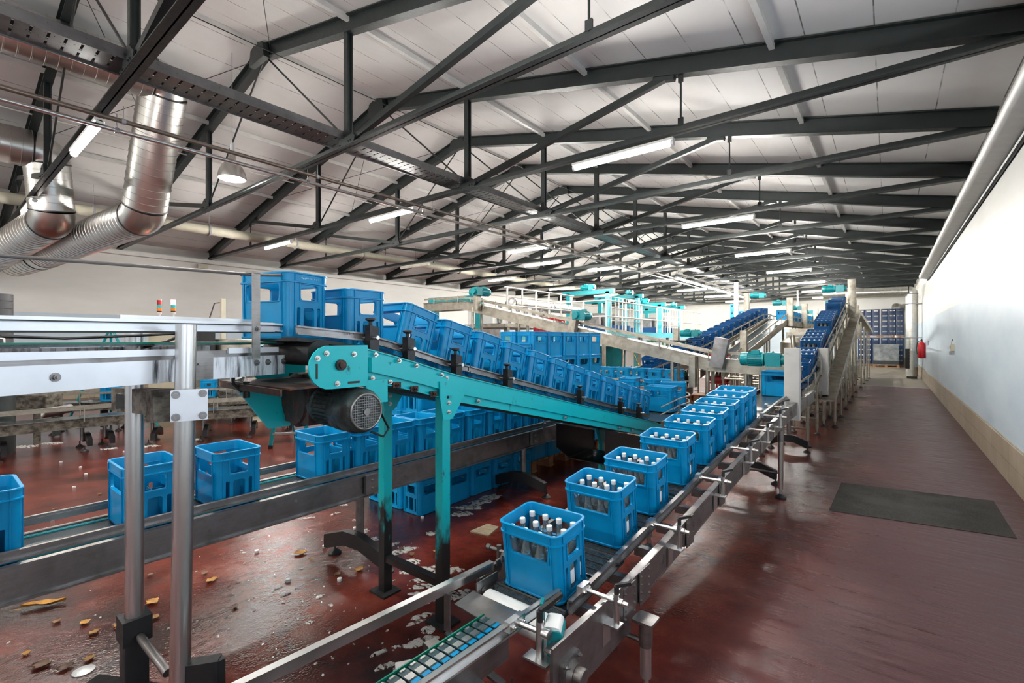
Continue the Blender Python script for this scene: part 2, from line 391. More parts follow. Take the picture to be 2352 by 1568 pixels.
    def build(s, name, mats, parent=None, smooth=40, local=False):
        """local=True: the shapes are already in the parent's own frame"""
        me = s.mesh(name, mats, smooth); o = bpy.data.objects.new(name, me); COL.objects.link(o)
        if parent is not None:
            o.parent = parent
            if not local: me.transform(Matrix.Translation(-world_loc(parent)))
        else:
            # origin at the base centre of the shape
            xs = [v[0] for v in s.v]; ys = [v[1] for v in s.v]; zs = [v[2] for v in s.v]
            c = Vector(((min(xs) + max(xs)) / 2, (min(ys) + max(ys)) / 2, min(zs)))
            me.transform(Matrix.Translation(-c)); o.location = c
        return o
def rrect(w, h, r, n=4):
    pts = []
    for cx, cy, a0 in ((w / 2 - r, h / 2 - r, 0), (-w / 2 + r, h / 2 - r, 90), (-w / 2 + r, -h / 2 + r, 180), (w / 2 - r, -h / 2 + r, 270)):
        for k in range(n + 1):
            a = math.radians(a0 + 90 * k / n); pts.append((cx + r * math.cos(a), cy + r * math.sin(a)))
    return pts
def copy_tree(o, parent=None):
    c = o.copy(); COL.objects.link(c)
    if parent is not None: c.parent = parent
    for ch in KIDS.get(o.name_full, list(o.children)): copy_tree(ch, c)
    return c
KIDS = {}
ORD = ['first', 'second', 'third', 'fourth', 'fifth', 'sixth', 'seventh', 'eighth', 'ninth', 'tenth', 'eleventh', 'twelfth', 'thirteenth',
       'fourteenth', 'fifteenth', 'sixteenth', 'seventeenth', 'eighteenth', 'nineteenth', 'twentieth']
# ---------------------------------------------------------------- the hall
XL, XR, YN, YF = -18.1, 1.134, -7.0, 40.0
ZB, ZR, XC = 4.42, 6.66, -8.45         # bottom chord, ridge (rafter axis), ridge line
def roof_z(x): return ZR - (ZR - 4.50) * (abs(x - XC) / (XR - XC))
def struct(name, mb, mat, smooth=0): return tag(mb.build(name, mat, smooth=smooth), kind='structure')
YC = 21.6
struct('floor', MB().box(((XL + XR) / 2, (YN + YC) / 2, -0.05), (XR - XL + 0.4, YC - YN, 0.1)), M['floor'])
struct('floor.001', MB().box(((XL + XR) / 2, (YF + YC) / 2, -0.05), (XR - XL + 0.4, YF - YC, 0.1)), M['concrete'])
ADDED_WIN = [(-5.6, -3.4), (-2.6, -0.4), (0.4, 2.6), (3.4, 5.6)]; WZ0, WZ1 = 1.25, 3.35     # unseen windows added beside and behind the camera to light the near crates
mb = MB(); mb.box((XR + .1, (YN + YF) / 2, WZ0 / 2), (.2, YF - YN, WZ0)).box((XR + .1, (YN + YF) / 2, (WZ1 + 5.2) / 2), (.2, YF - YN, 5.2 - WZ1))
e = [YN] + [v for w in ADDED_WIN for v in w] + [YF]
for a, b in zip(e[::2], e[1::2]): mb.box((XR + .1, (a + b) / 2, (WZ0 + WZ1) / 2), (.2, b - a, WZ1 - WZ0))
struct('wall_right', mb, M['wall'])
for k, (a, b) in enumerate(ADDED_WIN):
    mb = MB(); x = XR + .12
    for z in (WZ0 + .03, WZ1 - .03, (WZ0 + WZ1) / 2): mb.box((x, (a + b) / 2, z), (.06, b - a, .06))
    for y in (a + .03, b - .03, (a + b) / 2): mb.box((x, y, (WZ0 + WZ1) / 2), (.06, .06, WZ1 - WZ0))
    struct('window_%d' % (k + 1), mb, M['white_paint'])  # frame of an added window, out of view
    ld = bpy.data.lights.new('window_portal', 'AREA'); ld.shape = 'RECTANGLE'; ld.size = b - a; ld.size_y = WZ1 - WZ0; ld.cycles.is_portal = True
    lo = bpy.data.objects.new('window_portal', ld); COL.objects.link(lo); lo.location = (XR + .19, (a + b) / 2, (WZ0 + WZ1) / 2); lo.rotation_euler = (math.pi / 2, 0, math.pi / 2)
struct('wall_left', MB().box((XL - 0.1, (YN + YF) / 2, 2.6), (0.2, YF - YN, 5.2)), M['wall'])
struct('wall_back', MB().prism([(XL, 0), (XR, 0), (XR, 5.0), (XC, 7.2), (XL, 5.0)], (0, YF + 0.2, 0), (1, 0, 0), (0, 0, 1), 0.2), M['wall'])
struct('wall_front', MB().prism([(XL, 0), (XR, 0), (XR, 5.0), (XC, 7.2), (XL, 5.0)], (0, YN, 0), (1, 0, 0), (0, 0, 1), 0.2), M['wall'])
for sgn, nm in ((1, 'ceiling'), (-1, 'ceiling.001')):
    xe = XC + sgn * (XR - XC + 0.15); ze = roof_z(XR) + 0.135 - 0.15 * 0.22; zr = ZR + 0.135
    xe = XR + 0.1 if sgn > 0 else XL - 0.1
    ze = zr + (roof_z(XR) - ZR) / (XR - XC) * abs(xe - XC)
    mb = MB(); mb.add([(XC, YN, zr), (xe, YN, ze), (xe, YF, ze), (XC, YF, zr), (XC, YN, zr + .1), (xe, YN, ze + .1), (xe, YF, ze + .1), (XC, YF, zr + .1)],
        [(0, 1, 2, 3), (7, 6, 5, 4), (0, 4, 5, 1), (1, 5, 6, 2), (2, 6, 7, 3), (3, 7, 4, 0)])
    struct(nm, mb, M['ceiling'])
# plinth of beige tiles along the right wall and the back wall
mb = MB(); mb.prism([(0, 0), (0.022, 0), (0.022, 0.47), (0.012, 0.485), (0, 0.485)], (XR, YN, 0), (-1, 0, 0), (0, 0, 1), YF - YN)
struct('baseboard_right', mb, M['tile'])
struct('baseboard_back', MB().box(((XL + XR) / 2, YF - 0.011, 0.24), (XR - XL, 0.022, 0.48)), M['tile'])
struct('baseboard_left', MB().box((XL + 0.011, (YN + YF) / 2, 0.24), (0.022, YF - YN, 0.48)), M['tile'])
# boxed gutter with a rounded nose along the top of the right wall
mb = MB(); prof = [(0.0, 3.83), (0.06, 3.835), (0.17, 3.865)]
for k in range(9):
    a = math.radians(-80 + 260 * k / 8); prof.append((0.20 + 0.07 * math.cos(a), 3.93 + 0.07 * math.sin(a)))
prof += [(0.10, 3.93), (0.0, 3.93)]
mb.prism(prof, (XR, YN, 0), (-1, 0, 0), (0, 0, 1), 22.5 - YN)
struct('trim_1', mb, M['white_paint'], 50)
mb = MB()
mb.tube((XR - 0.03, YN, 3.80), (XR - 0.03, 22.5, 3.80), 0.028, 8); struct('trim_2', mb, M['dark_steel'], 40)
# a ledge of the left wall under the eaves
struct('trim_3', MB().box((XL + 0.1, (YN + YF) / 2, 4.28), (0.2, YF - YN, 0.10)), M['white_paint'])

# ---------------------------------------------------------------- roof trusses
TY = [1.35 + 2.4 * k for k in range(16)]
NX = 2.54                               # the posts stand this far from the ridge line
QX = 6.15                               # the long diagonals meet the rafters here
def truss(y, label):
    t = thing('roof_truss', label, 'roof truss', (XC, y, ZB), group='dark steel roof trusses')
    for s in (-1, 1):
        xe = XC + s * (XR - XC - 0.06)
        MB().ibeam((XC, y, ZR), (xe, y, roof_z(xe)), 0.13, 0.24, 0.016).build('rafter', M['truss'], t, 30)
    MB().angle((XC - (XR - XC) + 0.06, y, ZB), (XR - 0.06, y, ZB), 0.08, 0.10, 0.014).bar((XL + .1, y + .03, ZB - .043), (XR - .1, y + .03, ZB - .043), 0.07, 0.014).build('tie_beam', M['truss'], t, 30)
    for s in (-1, 1):
        x = XC + s * NX
        MB().ibeam((x, y, ZB), (x, y, roof_z(x) - 0.1), 0.09, 0.09, 0.014, Vector((0, 1, 0))).build('post', M['truss'], t, 30)
        x2 = XC + s * QX
        MB().bar((x, y, ZB + 0.02), (x2, y, roof_z(x2) - 0.13), 0.075, 0.085).bar((x2 - s * .16, y, roof_z(x2 - s * .16) - .15), (x2 + s * .12, y, roof_z(x2 + s * .12) - .15), 0.09, 0.05).build('diagonal', M['truss'], t, 30)
        MB().tube((x, y, ZB + 0.05), (XC + s * 0.1, y, ZR - 0.14), 0.016, 8).build('tie_rod', M['truss'], t)
        x3 = XC + s * 6.35
        MB().tube((x3, y, ZB + 0.03), (x3, y, roof_z(x3) - 0.1), 0.013, 8).box((x3, y, ZB + .09), (.07, .03, .10)).box((x3, y, roof_z(x3) - .16), (.06, .03, .10)).build('hanger', M['truss'], t)
        g = MB(); g.prism([(-.16, -.06), (.20, -.06), (.26, .04), (.08, .17), (-.10, .17)] if s > 0 else [(.16, -.06), (.10, .17), (-.08, .17), (-.26, .04), (-.20, -.06)], (x, y - 0.05, ZB), (1, 0, 0), (0, 0, 1), 0.014)
        for a, b2 in ((-.1, -.02), (.1, 0), (0, .1), (.16, 0)): g.bolt((x + s * a, y - 0.064, ZB + b2), (0, -1, 0), 0.011, 0.012)
        g.build('gusset_plate', M['truss'], t)
    MB().prism([(-.28, -.20), (.28, -.20), (.22, .06), (0, .12), (-.22, .06)], (XC, y - 0.05, ZR - 0.02), (1, 0, 0), (0, 0, 1), 0.10).build('ridge_plate', M['truss'], t)
    return t
for k, y in enumerate(TY):
    truss(y, 'dark grey steel roof truss, %s nearest to the camera' % ORD[k] if k else 'dark grey steel roof truss nearest to the camera, overhead at upper left')
PX = [-1.05, -3.5, -5.9, -8.45, -11.0, -13.4, -15.8]
PN = ['lowest on the right slope', 'second up on the right slope', 'just right of the ridge', 'along the ridge', 'just left of the ridge', 'second up on the left slope', 'lowest on the left slope']
for x, n in zip(PX, PN):
    mb = MB(); z = roof_z(x) + 0.085
    mb.bar((x, YN + .25, z), (x, YF - .1, z), 0.06, 0.08)
    o = mb.build('purlin', M['white_paint'], smooth=0); tag(o, 'white purlin under the ceiling, ' + n, 'purlin', 'white roof purlins')
# slack wind-bracing wires under the roof slopes
def wire(p, q, label, r=0.006):
    tag(MB().tube(p, q, r, 6).build('bracing_wire', M['dark_steel']), label, 'bracing wire', 'roof bracing wires')
for k, s in ((0, -1), (0, 1), (2, -1), (4, -1)):
    a, b2 = XC + s * 0.2, XC + s * 4.9; z1, z2 = roof_z(a) - .0, roof_z(b2) - .0
    side = 'left' if s < 0 else 'right'
    wire((a, TY[k], z1), (b2, TY[k + 1], z2), 'thin crossed bracing wire running down away on the %s slope behind %s truss' % (side, ORD[k]))
    wire((b2, TY[k], z2), (a, TY[k + 1], z1), 'thin crossed bracing wire running up away on the %s slope behind %s truss' % (side, ORD[k]))

# ---------------------------------------------------------------- lamps
def lamp(x, y, z, label, L=1.52, along=False, lit=True, hang=0.0):
    t = thing('fluorescent_lamp', label, 'lamp', (x, y, z), group='fluorescent lamps')
    d = Vector((0, 1, 0)) if along else Vector((1, 0, 0)); c = Vector((x, y, z))
    MB().bar(c - d * L / 2 + Vector((0, 0, .045)), c + d * L / 2 + Vector((0, 0, .045)), 0.10, 0.035).build('housing', M['white_paint'], t)
    mb = MB(); mb.tube(c - d * (L / 2 - .03), c + d * (L / 2 - .03), 0.038, 12); mb.build('tube_cover', M['tube'] if lit else M['tube_off'], t)
    mb = MB()
    for s in (-1, 1): mb.tube(c + d * (s * (L / 2 - .035)), c + d * (s * L / 2), 0.042, 12)
    mb.build('end_cap', M['white_plastic'], t)
    if hang:
        mb = MB()
        for s in (-1, 1): mb.tube(c + d * (s * L * .38) + Vector((0, 0, .05)), c + d * (s * L * .38) + Vector((0, 0, hang)), 0.004, 6)
        mb.build('hanger', M['dark_steel'], t)
    return t
cols = ((-2.95, 'right'), (-8.1, 'middle'), (-13.1, 'left'))
for r, k in enumerate((0, 2, 4, 6, 8, 10, 12, 14)):
    for x, nm in cols:
        if k == 0 and nm == 'right': lb = 'lit fluorescent lamp under nearest truss, right of camera line'
        else: lb = '%s fluorescent lamp under the %s truss in the %s lamp row' % ('unlit' if (k == 4 and nm == 'left') else 'lit', ORD[k], nm)
        lamp(x, TY[k], ZB - 0.155, lb, lit=not (k == 4 and nm == 'left'))
for x, nm in cols: lamp(x, -3.45, ZB - 0.155, 'lit fluorescent lamp behind the camera in the %s lamp row' % nm, hang=0.9)
for i in range(8): lamp(-6.62, 19.6 + 1.62 * i, ZB - 0.30, 'lit fluorescent lamp in the far lengthwise lamp line, %s from the near end' % ORD[i], along=True, hang=0.20)
tag(MB().bar((-6.62, 18.7, ZB - .085), (-6.62, 32.6, ZB - .085), .06, .05).build('lamp_trunking', M['white_paint'], smooth=0), 'white trunking that carries the far lengthwise lamp line', 'trunking')
lamp(-9.3, TY[5], ZB - 0.155, 'lit fluorescent lamp under the sixth truss, between the middle and left rows')
# bell-shaped high-bay lamp
c = at_d(533, 405, 8.2)
t = thing('pendant_lamp', 'lit bell shaped clear pendant lamp hanging below the ridge at upper left', 'lamp', c)
MB().lathe([(0.02, .42), (0.05, .42), (0.06, .30), (0.075, .28), (0.10, .25), (0.16, .17), (0.205, .07), (0.225, -.02), (0.225, -.045), (0.215, -.045), (0.21, -.02), (0.15, .15), (0.05, .24)], c, n=24).build('shade', M['zinc'], t)
MB().lathe([(0.0, -.035), (0.10, -.03), (0.12, 0.0), (0.05, .10), (0.0, .12)], c, n=16).build('bulb', M['bulb'], t)
MB().tube(c + Vector((0, 0, .42)), (c.x, c.y, roof_z(c.x) + .1), 0.006, 6).lathe([(0.03, .42), (0.035, .44), (0.035, .56), (0.02, .58)], c, n=12).build('cord', M['grey'], t)

# ---------------------------------------------------------------- cable tray and pipes
XT = -6.15
t = thing('cable_tray', 'long perforated steel cable tray lying across the trusses', 'cable tray', (XT, 0, ZB + .06))
mb = MB(); y = -2.0
while y < 38:                            # slotted floor of the tray: rungs with gaps between them
    mb.box((XT, y + .047, ZB + 0.075), (0.40, 0.094, 0.005)); yy = y + .105
    for xx, w in ((-.185, .03), (0, .06), (.185, .03)): mb.box((XT + xx, yy, ZB + 0.075), (w, .024, 0.005))
    y += 0.115
mb.build('tray_floor', M['tray'], t, 0)
for s in (-1, 1):
    MB().bar((XT + s * .205, -2, ZB + .115), (XT + s * .205, 38, ZB + .115), 0.012, 0.11).bar((XT + s * .19, -2, ZB + .168), (XT + s * .19, 38, ZB + .168), 0.04, 0.008).build('side_rail', M['tray'], t, 0)
mb = MB()
for k in range(5): mb.path([(XT - .12 + .05 * k + .02 * math.sin(j * 1.7 + k), -2 + 2.0 * j, ZB + .095 + .008 * (k % 2)) for j in range(21)], 0.012, 6)
mb.build('cable', M['rubber'], t)
def pipe(name, label, pts, r, mat, cat='pipe', group=None, clamps=(), n=12):
    t = thing(name, label, cat, pts[0], group=group)
    MB().path(pts, r, n).build('pipe_run', mat, t)
    if clamps:
        mb = MB()
        for p, top in clamps:
            p = Vector(p); mb.tube(p - Vector((0, .02, 0)), p + Vector((0, .02, 0)), r * 1.25, n); mb.tube(p, (p.x, p.y, top), 0.006, 6)
        mb.build('pipe_clamp', M['grey'], t)
    return t
pipe('ceiling_pipe', 'brown stained pipe, the upper of two parallel pipes at upper left', [(-7.0, -2, 4.24), (-7.0, 24, 4.24)], 0.027, M['brown_pipe'], clamps=[((-7.0, y + .15, 4.24), ZB) for y in TY[:8]])
pipe('ceiling_pipe', 'pale grey pipe, the lower of two parallel pipes at upper left', [(-7.3, -2, 4.22), (-7.3, 24, 4.22)], 0.027, M['steel'], clamps=[((-7.3, y + .15, 4.22), ZB) for y in TY[:8]])
pipe('ceiling_pipe', 'thick cream pipe along the left eaves', [(-14.5, -2, 4.66), (-14.5, 30, 4.66)], 0.125, M['cream'], n=18, clamps=[((-14.5, y + 1.2, 4.66), roof_z(-14.5)) for y in TY[:9]])
pipe('ceiling_pipe', 'thin white conduit just below the left roof slope', [(-12.2, -2, roof_z(-12.2) - .03), (-12.2, 30, roof_z(-12.2) - .03)], 0.016, M['white_paint'], n=8)
pipe('ceiling_pipe', 'thin black cable strung below the roof between ridge and cable tray', [(-7.45, -2, 6.1), (-7.45, 10, 6.15), (-7.45, 22, 6.1)], 0.007, M['rubber'], n=6)

# spiral ducts
def duct(label, pts, r, group='galvanised spiral ducts', ribs=0.135, name='spiral_duct', mat=None):
    """straight runs with spiral ribs, mitred elbows and dark sealing bands"""
    mat = mat or M['zinc']
    pts = [Vector(p) for p in pts]; t = thing(name, label, 'duct', pts[0], group=group)
    n = 28; m = len(pts); ends = []
    for k in range(m):
        cut = r * 0.55
        ends.append(cut if 0 < k < m - 1 else 0)
    for k in range(m - 1):
        d = (pts[k + 1] - pts[k]); L = d.length; d.normalize()
        a = pts[k] + d * ends[k]; b2 = pts[k + 1] - d * ends[k + 1]; L = (b2 - a).length
        prof = []; x = 0.0
        nr = max(1, int(L / ribs)); st = L / nr
        for j in range(nr):
            x = j * st
            prof += [(r, x), (r, x + st - .020), (r * 1.022, x + st - .016), (r * 1.022, x + st - .004)]
        prof.append((r, L)); MB().lathe(prof, a, d, 40).build('duct_run', mat, t, 25)
        for q, sg in ((a, 1), (b2, -1)):
            if (q - pts[0]).length > .01 and (q - pts[-1]).length > .01:
                MB().lathe([(r * 1.0, 0), (r * 1.03, .004), (r * 1.03, .026), (r, .030)], q - d * 0.015, d, 40).build('sealing_band', M['rubber'], t)
    for k in range(1, m - 1):
        d0 = (pts[k] - pts[k - 1]).normalized(); d1 = (pts[k + 1] - pts[k]).normalized()
        a = pts[k] - d0 * ends[k]; b2 = pts[k] + d1 * ends[k]
        arc = [a.lerp(pts[k], q).lerp(pts[k].lerp(b2, q), q) for q in (0, .25, .5, .75, 1)]
        MB().path(arc, r, 40).build('elbow', mat, t, 60)
    return t
e1 = at_d(378, 190, 8.0); e2 = at_d(330, 495, 8.85); e3 = at_d(100, 585, 11.6)
duct('large spiral duct at upper left dropping from beside the ridge towards the wall', [(e1.x, -1.5, e1.z), (e1.x, e1.y, e1.z), e2, e3, e3.lerp(at_d(-40, 625, 12.6), .45)], 0.34)
f1 = at_d(105, 350, 9.0); f2 = at_d(122, 505, 9.3); f3 = at_d(-20, 590, 11.0)
duct('second spiral duct at far left edge, bending down towards the wall', [(f1.x, -1.5, f1.z), f1, f2, f3, f3.lerp(at_d(-160, 640, 12.4), .4)], 0.34)
# duct up the right wall far down the aisle
g0 = Vector((0.80, 26.6, 0)); 
t = duct('tall spiral duct standing at the far end of the right wall', [(0.80, 26.6, 0.10), (0.80, 26.6, 3.75), (-2.4, 26.6, 3.80)], 0.21)
MB().box((0.80, 26.6, 0.05), (0.34, 0.34, 0.10)).build('foot', M['dark_steel'], t)
MB().box((0.66, 26.42, 0.85), (0.16, 0.03, 0.85)).build('slot_cover', M['black'], t)
mb = MB()
for z in (1.75, 3.2): mb.box((0.80, 26.6, z), (0.66, 0.45, 0.03))
mb.build('wall_bracket', M['grey'], t)
duct('spiral duct at the far back wall beside the crate pallets', [(0.40, 37.5, 0.10), (0.40, 37.5, 3.6), (0.40, 39.6, 3.8)], 0.22)
# ---------------------------------------------------------------- crates and bottles (one of each, then copied)
CL, CW, CH = 0.36, 0.275, 0.33
def loft(rings):
    mb = MB(); n = len(rings[0]); vs = [v for r in rings for v in r]; fs = []
    for i in range(len(rings) - 1): fs += [(i * n + k, i * n + (k + 1) % n, (i + 1) * n + (k + 1) % n, (i + 1) * n + k) for k in range(n)]
    fs += [tuple(range(n))[::-1], tuple(range((len(rings) - 1) * n, len(rings) * n))]
    mb.add(vs, fs); return mb
def crate_meshes():
    def ring(z, ins, r=0.042): return [(x, y, z) for x, y in rrect(CL - 2 * ins, CW - 2 * ins, max(0.008, r - ins), 5)]
    body = loft([ring(0, .008), ring(.003, .005), ring(.011, .004), ring(.013, .010), ring(.264, .007), ring(.266, .020), ring(.255, .020), ring(.014, .024)])
    def rr(w, h, r, cx, cz, bot=1.0): return [((x * (bot if y < 0 else 1.0)) + cx, y + cz) for x, y in rrect(w, h, r, 3)]
    cut = MB()
    for poly in (rr(.235, .080, .014, 0, .219, .93),):
        cut.prism(poly, (0, CW, 0), (1, 0, 0), (0, 0, 1), 2 * CW)
    for poly in (rr(.108, .073, .012, 0, .222, .95), rr(.068, .120, .014, 0, .088), rr(.021, .118, .006, -.064, .090), rr(.021, .118, .006, .064, .090)):
        cut.prism(poly, (-CL, 0, 0), (0, 1, 0), (0, 0, 1), 2 * CL)
    a = bpy.data.objects.new('a', body.mesh('crate_body', M['crate'])); b2 = bpy.data.objects.new('b', cut.mesh('cut', M['crate']))
    COL.objects.link(a); COL.objects.link(b2)
    md = a.modifiers.new('w', 'BOOLEAN'); md.object = b2; md.operation = 'DIFFERENCE'; md.solver = 'EXACT'
    dg = bpy.context.evaluated_depsgraph_get(); me = bpy.data.meshes.new_from_object(a.evaluated_get(dg))
    me.name = 'crate_body'
    bpy.data.objects.remove(a); bpy.data.objects.remove(b2)
    # ribs that frame the panels and the windows
    ex = MB()
    for sx in (-1, 1):
        for y in (-.090, .090): ex.box((sx * (CL / 2 - .0075), y, .138), (.011, .0045, .252))
        for z, w in ((.181, .112), (.2615, .112)): ex.box((sx * (CL / 2 - .0075), 0, z), (.008, w, .004))
        for y in (-.058, .058): ex.box((sx * (CL / 2 - .0075), y, .222), (.008, .004, .084))
    for sy in (-1, 1):
        for x in (-.132, .132): ex.box((x, sy * (CW / 2 - .0075), .138), (.0045, .011, .252))
        ex.box((0, sy * (CW / 2 - .0075), .176), (.222, .008, .004))
        for x in (-.121, .121): ex.box((x, sy * (CW / 2 - .0075), .219), (.004, .008, .086))
    bm = bmesh.new(); bm.from_mesh(me); t = ex.mesh('t', M['crate'], 0); bm.from_mesh(t); bm.to_mesh(me); bm.free()
    me.materials.clear(); me.materials.append(M['crate'])
    me.polygons.foreach_set('use_smooth', [True] * len(me.polygons)); me.set_sharp_from_angle(angle=math.radians(35))
    # rim band
    o = [ring(.264, .007), ring(.266, .000), ring(.272, .000), ring(.274, .006), ring(.306, .005), ring(.308, .000), ring(.3135, .000), ring(.315, .0015), ring(.315, .012), ring(.3135, .0135), ring(.266, .018), ring(.264, .020)]
    n = len(o[0]); rim = MB(); rim.add([v for r in o for v in r], [(i * n + k, i * n + (k + 1) % n, ((i + 1) % len(o)) * n + (k + 1) % n, ((i + 1) % len(o)) * n + k) for i in range(len(o)) for k in range(n)])
    for sx in (-1, 1):
        for y in (-.090, .090): rim.box((sx * (CL / 2 - .004), y, .290), (.009, .0045, .036))
    for sy in (-1, 1):
        for x in (-.132, .132): rim.box((x, sy * (CW / 2 - .004), .290), (.0045, .009, .036))
    rme = rim.mesh('crate_rim', M['crate_rim'], 35)
    dv = MB()
    for x in (-.083, 0, .083): dv.box((x, 0, .074), (.004, CW - .05, .12))
    for y in (-.043, .043): dv.box((0, y, .074), (CL - .05, .004, .12))
    dme = dv.mesh('crate_divider', M['divider'], 0)
    for q in (me, rme, dme): q.transform(Matrix.Diagonal((1, 1, CH / .315, 1)))
    return me, rme, dme
CRATE = {}
_b, _r, _d = crate_meshes()
def crate_kind(body, rim, div):
    out = []
    for me, mt in ((_b, body), (_r, rim), (_d, div)):
        if me.materials[0] is mt: out.append(me); continue
        c = me.copy(); c.materials[0] = mt; out.append(c)
    return out
CRATE['blue'] = crate_kind(M['crate'], M['crate_rim'], M['divider'])
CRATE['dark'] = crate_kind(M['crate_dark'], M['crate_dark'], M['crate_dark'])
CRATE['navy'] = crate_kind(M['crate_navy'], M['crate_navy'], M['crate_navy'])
CRATE['red'] = crate_kind(M['crate_red'], M['crate_red'], M['crate_red'])
def crate(label, loc, rz=0.0, group='blue bottle crates', kind='blue', pitch=0.0, parts=True):
    """origin at the base centre; pitch tips it about its long axis"""
    t = thing('bottle_crate', label, 'crate', loc, rz, group); t.rotation_euler = (pitch, 0, rz)
    for nm, me in zip(('body', 'rim', 'divider'), CRATE[kind]):
        o = bpy.data.objects.new(nm, me); COL.objects.link(o); o.parent = t
    return t
_bp = [(0.0, 0), (.036, 0), (.0400, .006), (.0400, .115), (.0385, .135), (.031, .165), (.0205, .200), (.0145, .230), (.0125, .258), (.0128, .270), (.0125, .276), (0, .276)]
BOT = MB().lathe(_bp[1:-1], n=14).mesh('bottle_glass', M['glass'], 60)
CAPM = MB().lathe([(.0150, .262), (.0152, .282), (.0142, .2855), (.008, .2865)], n=12).mesh('bottle_cap', M['cap'], 40)
LABM = MB().lathe([(.0402, .035), (.0405, .037), (.0405, .098), (.0402, .100)], n=14).mesh('bottle_label', M['label'], 60)
def bottles(t, label, rows=range(3), group=None):
    """twelve bottles standing in a crate, in the crate's own pose"""
    bpy.context.view_layer.update()
    mw = Matrix.LocRotScale(t.location, t.rotation_euler, None)
    for i in range(4):
        for j in rows:
            p = mw @ Vector((-.1245 + .083 * i, -.086 + .086 * j, .0155))
            b = bpy.data.objects.new('glass_bottle', BOT); COL.objects.link(b); b.location = p; b.rotation_euler = t.rotation_euler
            tag(b, label, 'bottle', group or label)
            for nm, me in (('cap', CAPM), ('label', LABM)):
                o = bpy.data.objects.new(nm, me); COL.objects.link(o); o.parent = b

# ---------------------------------------------------------------- conveyor builders
def foot_leg(mb, p, top, r, pad=0.045):
    """pole with a thinner adjusting spindle and a round rubber foot"""
    x, y = p; mb.tube((x, y, .10), (x, y, top), r, 14); mb.tube((x, y, .02), (x, y, .11), r * .55, 10)
def leg(t, p, top, r=0.026, mat='steel', name='leg'):
    mb = MB(); foot_leg(mb, p, top, r); o = mb.build(name, M[mat], t)
    f = MB(); f.lathe([(.012, .045), (.03, .03), (.055, .012), (.055, 0)], (p[0], p[1], 0), n=16)
    f.build('foot', M['rubber'], o, local=False); return o
def spreader(t, c, top, w=0.52, r=0.03, along=(1, 0), mat='steel_dirty'):
    """centre pole in a black splayed foot beam with two pads"""
    ax = Vector((along[0], along[1], 0)); c = Vector((c[0], c[1], 0)); n = Vector((-ax.y, ax.x, 0))
    o = MB().tube(c + Vector((0, 0, .14)), c + Vector((0, 0, top)), r, 16).build('leg', M[mat], t)
    s = MB(); poly = [(-w / 2, .075), (-w / 2, .175), (-.09, .245), (.09, .245), (w / 2, .175), (w / 2, .075), (w / 2 - .03, .075), (.08, .14), (-.08, .14), (-w / 2 + .03, .075)]
    s.prism(poly, c - n * .03, ax, Vector((0, 0, 1)), -.06 if False else .06)
    f = s.build('foot_beam', M['black'], o)
    for sg in (-1, 1):
        g = MB(); q = c + ax * (sg * (w / 2 - .02)); g.tube(q + Vector((0, 0, .03)), q + Vector((0, 0, .09)), .009, 8).lathe([(.012, .04), (.03, .026), (.05, .010), (.05, 0)], q, n=16)
        g.build('foot', M['rubber'], o)
    return o
def rail(t, pts, off, zo, mat='steel', h=0.05, name='guide_rail'):
    """C-profile guide rail"""
    mb = MB(); sg = 1 if off > 0 else -1
    mb.strip(pts, off, zo, .006, h); mb.strip(pts, off + sg * .010, zo + h / 2 - .004, .022, .008); mb.strip(pts, off + sg * .010, zo - h / 2 + .004, .022, .008)
    mb.strip(pts, off - sg * .006, zo, .008, h * .45)
    return mb.build(name, M[mat], t, 0)
